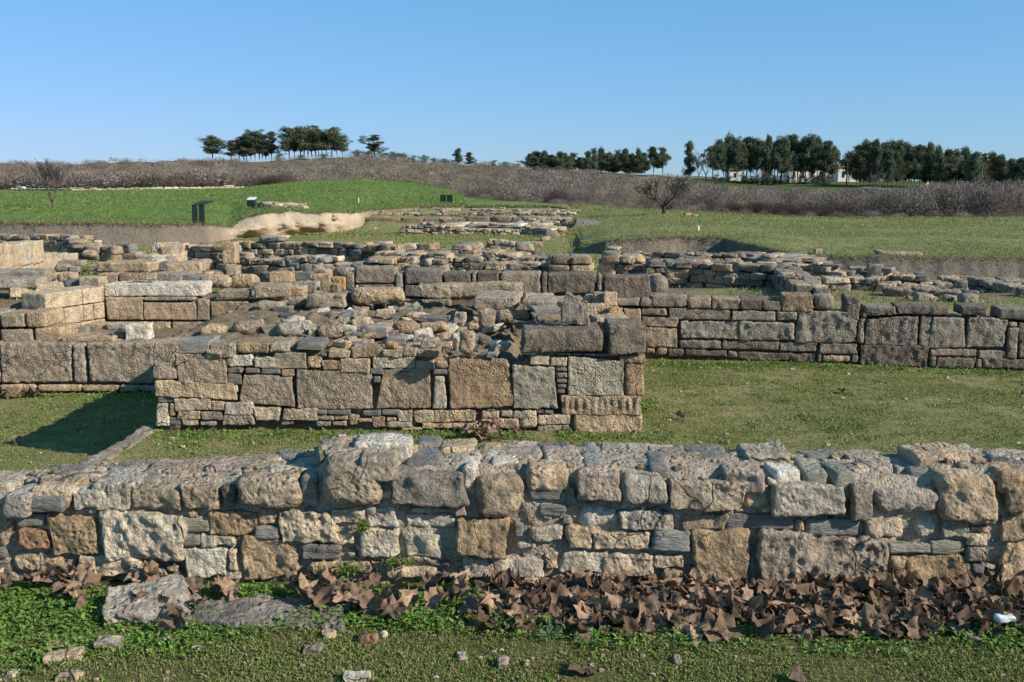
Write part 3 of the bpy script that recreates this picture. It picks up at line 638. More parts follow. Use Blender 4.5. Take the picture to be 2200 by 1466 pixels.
# facing wall further back, with the pale return wall that meets it at the corner
C3Y = LY+1.45
C3_SPEC = parse('''
L 677 560 911 710 tan pit=.008 ; L 915 590 1251 710 tan pit=.008 ; L 1255 572 1341 710 tuff ; L 1345 587 1592 710 brown ; L 1592 600 1760 710 tuff ; L 916 561 1246 588 grey ; L 950 716 1091 781 tan ; L 1095 716 1342 777 tuff ; L 680 716 945 781 tan ; L 1344 716 1600 777 tuff''')
C3F = Face((XU(225,C3Y,680), C3Y, 0), (XU(600,C3Y,680), C3Y, 0))
c3 = empty('block_wall', tuple(C3F.o+C3F.t*1.2+np.array([0,0,-.3])), 'sunlit wall of pitted tan blocks under a long white lintel slab', 'wall')
core(C3F, 0.02, C3F.len, [(0,ZV(640,C3Y)-.03),(C3F.len,ZV(645,C3Y)-.05)], -.4, .9, 'rubble_core', c3, (.3,.24,.17), cell=.05, rec=.07, mat='rubble_soil')
blocks(C3F, C3_SPEC, c3, .022, .36, .02, .02, gap=.01, seed0=3500, lump=.025, rough=.008, jit=.2)
# return wall facing the sun
xa, za = XU(226, C3Y, 680), -.33
RF = Face((XU(100,LY+.55,690), LY+.55, 0), (xa, C3Y+.02, 0))
# seen from the right: its outward side is +x
RF.n = np.array([RF.t[1], -RF.t[0], 0])
c2 = empty('block_wall', tuple(RF.o+RF.t*.5+np.array([0,0,-.33])), 'pale ashlar return wall catching full sun beside the white lintel', 'wall')
tops = [ZV(620, C3Y), ZV(657, C3Y), ZV(690, C3Y)]
courses = [(-.42,-.16,(0,.55,1.0)), (-.155,.06,(0,.3,.62,.8,1.0)), (.065,.27,(0,.62,1.0))]
for ci, (zb_, zt_, cuts) in enumerate(courses):
    for a_, b_ in zip(cuts[:-1], cuts[1:]):
        w = (b_-a_)*RF.len-.008
        v, f = stone(w, .4, zt_-zb_-.006, .022, .012, .004, .001, .012, 3600+ci*10+int(a_*9))
        mk('stone_block', RF.world(v+np.array([(a_+b_)/2*RF.len, .2, (zb_+zt_)/2]))-np.array(c2.location), f, M['stone'], c2, tint_of('cream', 3600+ci*7+int(a_*10)))
# far pale wall of big smooth blocks facing the sun
WF = Face((XU(-60,15.9,560), 15.9, 0), (XU(168,22.3,550), 22.3, 0))
pw = empty('pale_wall', tuple(WF.o+WF.t*2+np.array([0,0,-.15])), 'pale smooth wall of tall blocks glowing in full sun behind the terraces', 'wall')
rw = random.Random(17); s_ = 0.0; k_ = 0
while s_ < WF.len-.1:
    w_ = min(rw.uniform(.45,.95), WF.len-s_); mid = s_+w_/2; fr_ = mid/WF.len
    zt_ = np.interp(fr_, [0,.35,.62,.66,1], [.62,.56,.46,.24,.06])+rw.uniform(-.03,.03); zb_ = np.interp(fr_, [0,1], [-.25,-.75])
    cut_ = zb_+(zt_-zb_)*rw.uniform(.45,.62)
    for a_, b_ in ((zb_, cut_), (cut_, zt_)):
        v, f = stone(w_-.012, .4, b_-a_-.01, .03, .02, .008, .002, .03, 3900+k_); k_ += 1
        mk('stone_block', WF.world(v+np.array([mid, .2+rw.uniform(-.02,.02), (a_+b_)/2]))-np.array(pw.location), f, M['stone'], pw, tint_of(rw.choice(['cream','cream','pale','tan']), 3900+k_)*1.05)
    s_ += w_
# ---- diagonal kerb from the platform corner
(x0,y0,z0),(x1,y1,z1) = RETAIN
dx, dy = x1-x0, y1-y0
KF = Face((x0+dx*-.03, y0+dy*-.03, 0), (x0+dx*2.4, y0+dy*2.4, 0))
kl = KF.len
kb = empty('retaining_kerb', (x0,y0,-.86), 'thin weathered kerb running from the platform corner to the front wall', 'kerb')
v, f = stone(kl, .17, .46, .022, .03, .03, .004, .012, 91, facet=.05)
v = v+np.array([kl/2, .0, -.74+.0]); v[:,2] += .03*n1(v[:,0], 5, 3.0)
mk('kerb_stone', KF.world(v)-np.array(kb.location), f, M['stone'], kb, np.array((.29,.245,.185)))
# ------------------------------------------------------------------ rubble walls further back
TPL = {}
def tpl(k):
    if k not in TPL:
        if k >= 40: v, f = stone(2, 2, 2, 2/5, .13, 0, 0, .13, 400+k, [(random.Random(k*4+i).uniform(-.3,.3), random.Random(k*4+i+99).uniform(-.22,.22)) for i in range(4)], facet=.06)
        else: v, f = stone(2, 2, 2, 2/ (3 if k < 20 else 5), .3 if k < 20 else .28, 0, 0, .15, 400+k, [(random.Random(k*4+i).uniform(-.22,.22), random.Random(k*4+i+99).uniform(-.15,.15)) for i in range(4)], facet=.05)
        TPL[k] = (v, f)
    return TPL[k]
MIX = ['tan','tuff','grey','tuff','cream','brown','slate','blue','grey','green','tan','pale','ochre','dark']
MIXR = ['dark','dark','darkgrey','dark','darkgrey','grey','tuff','brown','slate','darkgrey','green','tan','grey','dark','ash']
MIXL = ['cream','tan','pale','cream','tan','tuff']
def rubble_wall(name, path, label, thick=.55, course=.17, slen=.3, mix=MIX, seed=1, ragged=.15, ends=True, cat='wall', hi=False, loose=0):
    """path: (u, Y, v_top, v_foot)..."""
    rr = random.Random(seed); mb = MB()
    pts = [(XU(u,Y,(vt+vb)/2), Y, ZV(vb,Y), ZV(vt,Y)) for u, Y, vt, vb in path]
    org = (pts[0][0], pts[0][1], pts[0][2]); L = 0
    for p, q in zip(pts[:-1], pts[1:]):
        d = np.array(q[:2])-np.array(p[:2]); ln = np.linalg.norm(d); t = d/ln; n = np.array([t[1], -t[0]])
        if n[1] > 0 and abs(n[1]) > .3: n = -n
        zb0 = min(p[2], q[2])-.12; h_max = max(p[3], q[3])
        # body
        cz = lambda s: np.interp(s, [0, ln], [p[3], q[3]])-.10-course*.4
        lat, lf = lattice(max(3,int(ln/.35)), 3, 4)
        X = (lat[:,0]+1)/2*ln; Yd = (lat[:,1]+1)/2*(thick-.16)+.08; Z = zb0+(lat[:,2]+1)/2*(np.maximum(cz(X), zb0+.05)-zb0)
        W = np.stack([p[0]+X*t[0]-Yd*n[0], p[1]+X*t[1]-Yd*n[1], Z], 1); mb.add(W, lf, np.array(TINT['earth'])*.75)
        z = zb0
        while z < h_max:
            ch = course*rr.uniform(.7, 1.35); s = rr.uniform(-.1, 0)
            for leaf in (0, 1):
                s = rr.uniform(-.08, 0)
                while s < ln:
                    w = slen*rr.uniform(.5, 1.9)*(.8+.4*(ch/course)); sc = min(s+w/2, ln)
                    zt = np.interp(sc, [0, ln], [p[3], q[3]])+ragged*(float(n1([(L+sc)*2.1+seed*9], seed)[0])*.8-.02)
                    if z+ch*.55 < zt and not (z > zb0+course*1.5 and rr.random() < .03):
                        hh = ch if z+ch*1.5 < zt else rr.uniform(.7, 1.15)*ch
                        v, f = tpl((40 if rr.random() < (.55 if cat == 'wall' and name != 'pale_wall' else .9 if name == 'pale_wall' else .25) else 20 if hi else 0)+rr.randrange(8)); c = rr.choice(mix)
                        dd = thick*.5
                        v = v*np.array([w*.49, dd*.52, hh*.5])*(1+np.array([rr.uniform(-.06,.06) for _ in range(3)]))
                        if rr.random() < .5: v = v*np.array([-1,1,1]); f = f[:, ::-1]
                        g = rr.uniform(-.06,.06); v = v@np.array([[math.cos(g),0,-math.sin(g)],[0,1,0],[math.sin(g),0,math.cos(g)]])
                        X = v[:,0]+s+w/2; Yd = v[:,1]+dd*(leaf+.5)+rr.uniform(-.03,.03); Z = v[:,2]+z+ch/2
                        W = np.stack([p[0]+X*t[0]-Yd*n[0], p[1]+X*t[1]-Yd*n[1], Z], 1)
                        mb.add(W, f, tint_of(c, rr.randrange(9999), .18))
                    s += w
            z += ch
        L += ln
    for _ in range(loose):                                # stones lying at the foot
        k = rr.randrange(len(pts)-1); a = rr.random(); p, q = pts[k], pts[k+1]
        x = p[0]+(q[0]-p[0])*a; y = p[1]+(q[1]-p[1])*a-rr.uniform(.1,.9); w = rr.uniform(.06,.2)
        v, f = tpl(rr.randrange(8)); mb.add(v*np.array([w,w*.8,w*.6])*.6+np.array([x,y,float(floor_z(x,y))+w*.2]), f, tint_of(rr.choice(mix), rr.randrange(999), .2))
    o = mb.build(name, M['stone_far'], loc=org, off=org)
    return tag(o, label, cat, kind='thing')
rubble_wall('rubble_wall', [(500,24,518,600),(640,23.5,517,600),(760,23,520,600),(862,22.5,537,600)], 'coursed rubble wall with a tall back tier, stepping down at one end', thick=.6, course=.14, slen=.16, seed=11, ragged=.12, hi=True)
rubble_wall('rubble_wall', [(505,19.6,548,606),(620,19.2,556,608),(760,18.8,560,610),(945,18.4,562,606)], 'lower tier of mixed rubble wall just behind the upright blocks', thick=.6, course=.14, slen=.16, seed=12, ragged=.10, hi=True)
rubble_wall('rubble_wall', [(800,21.8,546,600),(935,21.4,548,600),(1090,21,547,600),(1240,20.5,549,600)], 'flat topped rubble wall in the middle of the ruins', thick=.9, course=.11, slen=.15, seed=13, ragged=.06, hi=True)
rubble_wall('rubble_wall', [(1268,17.2,553,596),(1256,21.0,549,590)], 'short cross wall whose shaded side runs into the flat topped wall', thick=.7, course=.11, slen=.16, seed=14, ragged=.05, hi=True)
rubble_wall('rubble_wall', [(1290,18.2,551,606),(1345,18,555,606),(1402,18,558,612)], 'rubble wall with an ochre block beside the cross wall', thick=.6, course=.13, slen=.19, seed=15, mix=MIX+['ochre','brown'], hi=True)
rubble_wall('rubble_wall', [(1395,17.2,568,634),(1440,17.2,556,632),(1480,17.1,558,630),(1560,16.8,564,630),(1652,16.5,573,632)], 'dark brown rubble wall closing the grassy pit behind the ashlar wall', thick=.7, course=.12, slen=.18, seed=16, mix=MIXR+['brown','ochre','brown'], ragged=.12, hi=True)
rubble_wall('rubble_wall', [(1300,27,540,572),(1420,26.5,541,570),(1500,26.3,541,570),(1572,26,543,572)], 'low broken wall along the foot of the curved earth bank', thick=.7, course=.13, slen=.2, seed=17, mix=MIXR, ragged=.2)
rubble_wall('rubble_wall', [(1600,21,553,592),(1640,20.6,552,590),(1690,20.4,560,590)], 'heap of flat slabs piled in the angle of the earth bank', thick=1.2, course=.08, slen=.34, seed=18, mix=['ash','grey','blue','green','tuff'], ragged=.15)
rubble_wall('rubble_wall', [(1782,13.4,610,668),(1737,15.3,590,642),(1705,17.5,574,628)], 'short wall running away from the ashlar wall with its side in deep shade', thick=.45, course=.12, slen=.2, seed=19, mix=MIXR, ragged=.05, hi=True)
rubble_wall('rubble_wall', [(1655,19,572,620),(1705,18.6,570,622),(1748,18.2,569,628),(1796,18,574,628)], 'broken rubble wall with a raised lump of blocks by the earth bank', thick=.6, course=.12, slen=.17, seed=20, ragged=.22, hi=True)
rubble_wall('rubble_wall', [(1720,15.6,606,648),(1790,15.6,601,646),(1870,15.5,600,645),(1990,15.2,608,650)], 'low sunlit rubble wall below the standing block post', thick=.5, course=.1, slen=.15, seed=21, ragged=.06, mix=MIX, hi=True)
rubble_wall('rubble_wall', [(1900,17.2,581,628),(1950,17,589,632),(2030,16.8,602,640)], 'rubble wall sloping down from the standing block post', thick=.6, course=.1, slen=.15, seed=22, ragged=.06, mix=MIX, hi=True)
rubble_wall('rubble_wall', [(2010,17.6,593,652),(2080,16.4,601,660),(2200,14.5,617,676),(2380,12.9,642,700)], 'long dark wall running off towards the edge with a slab topped crest', thick=.7, course=.11, slen=.16, seed=23, mix=MIXR, ragged=.05, hi=True)
rubble_wall('rubble_wall', [(-110,29,500,548),(60,28.5,503,548),(135,28,506,548),(150,27.5,521,548),(240,27,531,552)], 'far rubble wall under the smooth grey earth bank, stepping down to a white stone', thick=.7, course=.16, slen=.24, seed=24, ragged=.1)
rubble_wall('pale_wall', [(286,21.5,531,566),(335,21.2,531,564),(372,21.8,531,561),(400,23,529,553)], 'curved pale wall fragment of smooth stones on the grass', thick=.5, course=.3, slen=.45, seed=26, mix=MIXL+['tuff'], ragged=.05)
rubble_wall('rubble_wall', [(402,20.6,531,580),(478,20.2,531,580)], 'short rubble panel between the pale fragment and the upright pillar', thick=.5, course=.12, slen=.18, seed=27, ragged=.08, hi=True)
rubble_wall('low_ruin', [(770,103,447,454),(900,103,449,454),(1020,103,450,456),(1235,102,450,456)], 'farthest low line of ruined rubble foundations', thick=1.2, course=.2, slen=.3, seed=31, ragged=.35)
rubble_wall('low_ruin', [(785,92,455,463),(1000,91,458,464),(1225,90,456,465)], 'second farthest line of ruined foundations with a white slab', thick=1.2, course=.2, slen=.3, seed=32, ragged=.4, mix=MIX+['white','ash'])
rubble_wall('low_ruin', [(780,82,468,477),(1000,81,467,477),(1150,80,468,478)], 'low straight earth and stone edge across the distant dig', thick=1.0, course=.5, slen=1.5, seed=36, ragged=.1, mix=['earth','tuff','earth'])
rubble_wall('low_ruin', [(860,63,484,509),(905,63,480,509),(938,62.8,484,509),(1000,62.5,492,509),(1075,62,493,510),(1130,62,492,506),(1180,61,490,506)], 'distant foundation block with squared stones on its crest', thick=1.6, course=.2, slen=.27, seed=33, ragged=.35, loose=14)
rubble_wall('low_ruin', [(935,68,482,494),(1085,67.5,483,496),(1145,67,482,494)], 'pale strip of paving stones behind the distant foundation', thick=3.5, course=.25, slen=.9, seed=37, ragged=.2, mix=['white','ash','pale','tuff'])
rubble_wall('low_ruin', [(1185,74,470,484),(1255,73,474,484)], 'thin line of stones leading to the dark earth mound', thick=.8, course=.2, slen=.3, seed=38, ragged=.3)
rubble_wall('stone_heap', [(1045,47.5,520,533),(1075,47.5,517,533),(1125,47.2,520,532)], 'heap of rounded field stones on the grass beyond the walls', thick=1.0, course=.24, slen=.34, seed=34, ragged=.3, cat='stone heap', loose=14)
rubble_wall('stone_heap', [(985,33,532,552),(1012,33,529,552),(1045,32.5,537,552)], 'piled blocks at the back of the flat topped wall', thick=.9, course=.25, slen=.4, seed=35, ragged=.3, cat='stone heap')
rubble_wall('stone_heap', [(1112,30,531,552),(1146,30,528,552)], 'small squared stump of masonry on the grass edge', thick=.6, course=.3, slen=.45, seed=39, ragged=.05, cat='stone heap')
rubble_wall('stone_heap', [(1140,50,513,526),(1165,50,515,526)], 'scatter of stones with one white boulder near the stone heap', thick=1.4, course=.15, slen=.25, seed=40, ragged=.4, cat='stone heap', mix=MIX+['white'], loose=8)
rubble_wall('low_ruin', [(550,fieldY(550,446),439,446),(600,fieldY(600,446),440,446),(665,fieldY(665,446),439,446)], 'low stony scar in the meadow beside the info cabinet', thick=1.4, course=.2, slen=.35, seed=41, ragged=.5)
rubble_wall('low_ruin', [(20,fieldY(20,410),405,411),(150,fieldY(150,410),405,411),(330,fieldY(330,408),404,409),(520,fieldY(520,404),400,405)], 'pale line of stones along the far edge of the meadow', thick=1.5, course=.3, slen=1.0, seed=42, ragged=.4, mix=['pale','cream','white','tan'])
rubble_wall('low_ruin', [(1020,96,452,458),(1130,96,451,459),(1215,95,452,459)], 'stony ledge between the two farthest lines of foundations', thick=1.5, course=.2, slen=.35, seed=43, ragged=.5, mix=MIX+['white'], loose=10)
rubble_wall('low_ruin', [(1100,70,474,484),(1190,70,473,485)], 'broken corner of foundations with tumbled stones near the small mound', thick=1.6, course=.22, slen=.32, seed=44, ragged=.6, loose=12)
rubble_wall('pale_wall', [(788,72,484,500),(818,74,485,499)], 'small pale squared block standing at the end of the eroded bank', thick=.9, course=.5, slen=.9, seed=45, mix=MIXL, ragged=.1)
rubble_wall('rubble_wall', [(870,24.5,532,556),(940,24.2,533,556),(1000,24,530,556)], 'thin upper line of rubble stones behind the flat topped wall', thick=.6, course=.13, slen=.2, seed=46, ragged=.2, hi=True)
rubble_wall('rubble_wall', [(1010,18.6,556,606),(1120,18.5,562,606),(1235,18.3,560,606)], 'low rubble line right behind the row of upright blocks', thick=.5, course=.13, slen=.18, seed=47, ragged=.12, hi=True)
rubble_wall('rubble_wall', [(1290,22,543,575),(1400,21.8,546,578),(1470,21.5,545,580)], 'broken rubble line with squared blocks before the curved earth bank', thick=.7, course=.16, slen=.24, seed=48, ragged=.25, mix=MIXR, hi=True)
rubble_wall('rubble_wall', [(1560,28,545,574),(1640,27,549,578),(1702,26,552,584)], 'tumbled stones along the foot of the shaded bend in the bank', thick=.9, course=.14, slen=.24, seed=51, ragged=.4, mix=MIXR, hi=True, loose=12)
rubble_wall('rubble_wall', [(1800,21.5,570,604),(1850,21.3,576,606),(1880,21,572,606)], 'small broken wall between the raised lump and the block post', thick=.7, course=.13, slen=.2, seed=52, ragged=.25, mix=MIXR, hi=True, loose=8)
rubble_wall('rubble_wall', [(1420,19.2,556,600),(1500,19,553,598),(1600,18.8,556,604)], 'rough back wall rising behind the brown rubble wall', thick=.6, course=.14, slen=.2, seed=53, ragged=.3, mix=MIXR+['brown','tan'], hi=True)
rubble_wall('rubble_wall', [(560,16.6,582,618),(660,16.4,580,618),(745,16.2,586,620)], 'crumbled wall of mixed stones in the jumble before the tall rubble tier', thick=.6, course=.12, slen=.17, seed=54, ragged=.22, hi=True, loose=16)
rubble_wall('rubble_wall', [(255,18.5,556,588),(330,18.3,562,590),(420,18.2,560,590)], 'low crumbled wall behind the upper row of terrace blocks', thick=.6, course=.13, slen=.2, seed=55, ragged=.25, hi=True, loose=10)
rubble_wall('rubble_wall', [(1900,14.6,622,656),(1990,14.4,625,660),(2080,14.2,624,664)], 'low shaded rubble wall just behind the capping slabs', thick=.5, course=.11, slen=.17, seed=56, ragged=.18, mix=MIXR, hi=True, loose=8)
rubble_wall('rubble_wall', [(760,26,524,556),(860,25.6,526,556),(905,25.5,530,556)], 'broken end of the tall tier with stones slipping onto the grass', thick=.8, course=.14, slen=.2, seed=57, ragged=.4, hi=True, loose=14)
# ------------------------------------------------------------------ loose stones, each a thing of its own
def loose(zm, x0, y0, x1, y1, zb, c, label, name='loose_stone', cat='stone', group=None, dep=None, rz=None, tilt=0, kind=None, cell=None, hs=None, rnd=None, roll=0, lump=None, sink=.01, taper=0):
    um = (x0+x1)/2; g = G(*px(zm, um, y1), zb); Yc = g[1]
    a, b = G(*px(zm, x0, y1), zb)[0], G(*px(zm, x1, y1), zb)[0]; w = b-a
    hp = (y1-y0)/ZOOMS[zm][2]*Yc/FPX*1.01                    # height seen
    sl = c in SLATY; rr = random.Random(int(x0*31+y0*17+x1))
    d = dep or min(w*rr.uniform(.6, .9), .6); d = max(d, .05)
    k = abs(ratio(px(zm, um, y1)[1]))
    h = hs or max(.03, min(hp-.5*d*k, hp*.98)) if not tilt else hp
    h = max(h, .35*hp) if not hs else hs
    seed = rr.randrange(100000); kind = kind or ('shard' if sl else 'block')
    cell = cell or max(.010, Yc/FPX*2.15*1.5)
    R0 = {'boulder': .46, 'block': .14, 'shard': .10, 'cut': .05}[kind]*min(w,h,d) if rnd is None else rnd
    j = {'boulder': .10, 'block': .08, 'shard': .22, 'cut': .015}[kind]
    quad = [(rr.uniform(-j,j)*w, rr.uniform(-j,j)*h*.7) for _ in range(4)]
    v, f = stone(w, d, h, cell, R0, .012 if not sl else .006, 0 if (sl or kind=='cut') else .004, lump if lump is not None else {'boulder':.14,'block':.09,'shard':.10,'cut':.02}[kind], seed, quad, 'slate' if sl else 'tuff', taper=taper, facet={'boulder':.06,'block':.07,'shard':.08,'cut':.0}[kind])
    th = rz if rz is not None else rr.uniform(-.25, .25)
    Rz = np.array([[math.cos(th),-math.sin(th),0],[math.sin(th),math.cos(th),0],[0,0,1]])
    Ry = np.array([[math.cos(roll),0,math.sin(roll)],[0,1,0],[-math.sin(roll),0,math.cos(roll)]])
    Rx = np.array([[1,0,0],[0,math.cos(tilt),-math.sin(tilt)],[0,math.sin(tilt),math.cos(tilt)]])
    v = v@Rx.T@Ry.T@Rz.T; v[:,2] -= v[:,2].min()+sink
    o = mk(name, v, f, M['slate'] if sl else (M['stone_rough'] if kind == 'boulder' else M['stone']), None, tint_of(c, seed), loc=((a+b)/2, Yc+d/2, zb))
    return tag(o, label, cat, group)
ZP = .20                                                 # top of the platform
big = '''F 420 305 577 402 tan boulder|round tan boulder at the corner of the rubble row on the platform
F 605 280 827 392 tuff boulder|broad brown boulder with flat face second in the front rubble row
F 830 292 967 392 green shard|angular grey green block wedged between two boulders of the front row
F 935 287 1167 397 ash boulder|long pale boulder blotched with dark lichen in the front rubble row
F 1140 327 1187 402 pale block|thin upright pale stone squeezed between two boulders
F 1185 302 1372 407 tuff boulder|rough rounded brown boulder beside the white chip in the front row
F 1370 312 1457 382 white block|small white stone beside the rough brown boulder
F 1415 350 1547 412 slate shard|low dark slate lump leaning on the blue slab
F 1545 312 1717 402 blue shard|squared blue grey schist slab standing in the front rubble row
F 1723 277 1867 375 brown boulder|dark brown boulder with moss at the end of the front row
F 1890 290 2072 357 tan boulder|flat brown boulder lying behind the dark mossy boulder
F 1832 335 1927 392 brown boulder|small brown rounded stone below the flat boulder
F 1670 377 1790 447 blue shard|tilted bluish chip lying beside the bright white chip
F 1745 375 1832 420 white shard|bright white chip on the earth of the platform
F 1655 415 1737 472 orange boulder|round orange stone on the front edge of the rubble
F 1840 390 1902 430 grey block|small grey stone beside the bright white chip
F 1895 372 1957 407 grey block|small pale grey stone near the brown rounded stone
F 1893 403 2012 467 ash shard|streaked white and blue slab fragment near the front edge
F 895 185 1017 236 slate shard|dark slate lump high on the rubble heap
F 950 222 1067 262 black shard|black flat slab under the dark slate lump
F 1182 215 1412 257 slate shard|long flat slate slab lying across the rubble heap
F 1270 157 1372 217 tan block|tan block standing behind the long flat slate slab
F 1590 200 1722 252 cream block|cream flat block in the middle of the rubble heap
F 1835 217 1917 267 pale block|pale leaning stone beside the tilted grey slab
F 1918 245 2092 297 slate shard|dark slate boulder in front of the grassy patch
F 2125 217 2205 302 pale block|whitish upright stone at the edge of the pit
F 780 152 952 228 tuff block|large smooth tan slab at the back corner of the rubble
F 580 205 612 242 blue shard|small bluish shard standing upright on the rubble slope
F 955 112 1120 207 tuff boulder|big round tan boulder behind the rubble heap
F 470 437 0 0 x x|x
G 572 342 692 502 tan boulder|large tan boulder standing upright at the mouth of the pit
G 628 272 722 345 tan boulder|brown boulder behind the large upright one at the pit
G 680 245 737 302 tan boulder|small tan boulder third in the line along the pit
G 723 197 832 322 tuff boulder|tall rounded boulder in front of the stone trough
G 818 197 942 302 tuff boulder|squat rounded boulder in front of the stone trough
G 698 372 802 482 dark boulder|dark boulder lying in the shaded pit
G 470 442 532 497 brown block|brown stone at the foot of the large upright boulder
G 930 262 1002 402 dark boulder|dark stone on the shaded wall of the pit
G 945 207 1077 272 tan block|tan flat block lying beside the bluish slab
G 1100 190 1247 247 blue shard|bluish flat slab behind the leaning slate
G 1110 242 1262 302 brown boulder|brown boulder leaning on the grey slate slab
G 1080 225 1200 262 slate shard|thin dark slab under the bluish flat slab
G 1395 302 1467 332 pale block|pale chip at the foot of the leaning slate slab
G 1150 292 1222 327 grey block|small grey stone on the long dark lintel block
G 1230 297 1322 327 slate shard|small slate flake on the long dark lintel block
G 960 280 1112 336 dark shard|dark flat slab at the end of the long lintel block
G 1490 245 1702 292 tan cut|flat tan slab behind the corner block of the platform
G 1405 172 1612 235 tan block|tan broken slab with rusty end near the corner block
G 1600 182 1672 240 orange block|small ochre stone at the end of the broken slab
G 1455 197 1512 262 tan block|tan stone touching the leaning slate slab'''
for ln in big.split('\n'):
    a, lab = ln.split('|'); q = a.split()
    if lab == 'x': continue
    zb = ZP+(.13 if q[0] == 'G' and float(q[1]) > 1050 else 0)+(-.17 if 'shaded' in lab else 0)
    loose(q[0], *map(float, q[1:5]), zb, q[5], lab, kind=q[6])
loose('F',1700,177,1877,278,ZP+.02,'green','grey schist slab tilted up out of the rubble', kind='cut', dep=.25, roll=-.5, hs=.06)
loose('G',1255,160,1462,325,.36,'darkgrey','big grey slate slab leaning upright above the dark lintel block', 'leaning_slab', 'stone slab', kind='shard', dep=.09, tilt=-.22, roll=.18, rz=-.15, hs=.25, taper=.12)
loose('G',720,118,990,205,.30,'tuff','shallow stone trough slab lying on the platform', 'trough_slab', 'stone slab', kind='cut', dep=.75, hs=.12)
loose('G',310,84,1012,135,.28,'tuff','long thin stone beam lying before the upright blocks', 'stone_beam', 'stone beam', kind='block', dep=.32, rz=.0, hs=.17, rnd=.03)
loose('F',1435,112,1782,168,.28,'tan','long tan rounded slab lying at the back of the rubble', 'flat_slab', 'stone slab', kind='boulder', dep=.35, hs=.16)
loose('G',1050,132,1322,222,.30,'tuff','wide lichen spotted slab behind the bluish slab', 'flat_slab', 'stone slab', kind='block', dep=.5)
loose('G',1030,106,1225,145,.34,'tan','narrow tan slab behind the lichen spotted slab', 'flat_slab', 'stone slab', kind='block', dep=.3)
loose('G',1322,112,1412,172,.32,'tuff','brown rounded stone beside the grey round stone', kind='boulder')
loose('G',1407,97,1492,167,.32,'ash','grey round stone in front of the last upright block', kind='boulder')
loose('G',1492,84,1562,172,.32,'tuff','upright squared block beside the grey round stone', 'squared_block', 'stone block', kind='cut')
loose('G',1560,84,1652,182,.32,'tan','squared pale topped block below the last upright block', 'squared_block', 'stone block', kind='cut')
loose('F',1120,97,1367,198,.24,'tuff','large shadowed block behind the rubble heap', 'squared_block', 'stone block', kind='block')
loose('F',1365,85,1447,162,.26,'grey','rounded upright block beside the large shadowed block', 'squared_block', 'stone block', kind='block')
loose('F',905,45,1107,140,.24,'tan','long tan block with sunlit end behind the rubble', 'squared_block', 'stone block', kind='cut')
loose('F',748,38,980,125,.28,'tuff','grey block half hidden behind the long tan block', 'squared_block', 'stone block', kind='block')
# small rubble filling between them
rr = random.Random(91)
def in_pit(x, y): return 0.0 < x < .9 and 8.6 < y < 10.6
def platform_top(x, y): return ZP+.0
grp = {'tan': ('small tan fragment among the rubble on the platform top', 'small tan rubble stones'), 'slate': ('small dark slate fragment among the rubble on the platform top', 'small slate rubble stones'),
       'ash': ('small pale fragment among the rubble on the platform top', 'small pale rubble stones')}
protos = {}
for key, cols in (('tan',('tan','tuff','brown')),('slate',('slate','blue','green')),('ash',('ash','white','pale'))):
    for i in range(5):
        w = 1.0; sl = key == 'slate'
        v, f = stone(1, rr.uniform(.6,.95), rr.uniform(.18,.32) if sl else rr.uniform(.35,.62), .07, .05 if sl else .10, .03, 0, .16, 8000+i*7+len(key), [(rr.uniform(-.2,.2), rr.uniform(-.1,.1)) for _ in range(4)], 'tuff', facet=.12)
        v[:,2] -= v[:,2].min()+.03
        protos[key, i] = mk('rubble_stone', v, f, M['slate'] if sl else M['stone'], None, tint_of(cols[i % 3], 60+i), link=False)
def scatter_stone(x, y, z, size, key, name, label, group, cat='stone'):
    o = protos[key, rr.randrange(5)].copy(); o.name = name; COL.objects.link(o); o.location = (x, y, z)
    o.scale = (size*rr.uniform(.8,1.2), size*rr.uniform(.8,1.2), size*rr.uniform(.7,1.1)); o.rotation_euler = (rr.uniform(-.3,.3), rr.uniform(-.3,.3), rr.uniform(0, 6.28))
    return tag(o, label, cat, group)
cnt = 0
while cnt < 295:
    x = rr.uniform(xl+.1, xr-1.2); y = 8.65+3.3*rr.random()**1.1
    if in_pit(x, y) and rr.random() < .8: continue
    if x > .6 and y < 9.3: continue
    if x > -.9 and y > 10.6 and rr.random() < .85: continue
    key = rr.choice(['tan','tan','slate','slate','ash']); s = .07+.17*rr.random()**2
    scatter_stone(x, y, ZP-.045+.03*math.sin(x*3), s, key, 'rubble_stone', *grp[key]); cnt += 1
# left terraces and their blocks
ZL = ztl+.0
for ln in '''L 430 742 547 792 blue cut|bluish squared block lying on the left terrace
L 380 740 432 782 blue shard|small bluish stone beside the squared block on the terrace
L 547 722 692 768 tan cut|tan slab lying behind the bluish squared block
L 800 728 950 838 white cut|white marble block catching the sun on the terrace edge
L 690 722 830 770 ash block|pale slab adjoining the white marble block
L 715 778 782 832 slate shard|dark slate chip in front of the white marble block
L 395 800 715 846 tan cut|flat sandy slab along the front of the terrace
L 820 822 905 846 slate shard|thin slate sheet under the white marble block'''.split('\n'):
    a, lab = ln.split('|'); q = a.split(); loose(q[0], *map(float, q[1:5]), ZL, q[5], lab, kind=q[6], rz=.05)
loose('L',325,682,562,727,ZL+.02,'slate','pointed blue slate slab resting against the pale return wall', 'flat_slab', 'stone slab', kind='shard', dep=.3, hs=.09, roll=.05)
ZC = ZV(637, C3Y)
o = loose('L',666,500,1290,556,ZC-.01,'white','long white lintel slab lying on the tan block wall', 'lintel_slab', 'stone slab', kind='cut', dep=.42, rz=0, hs=.17, rnd=.012)
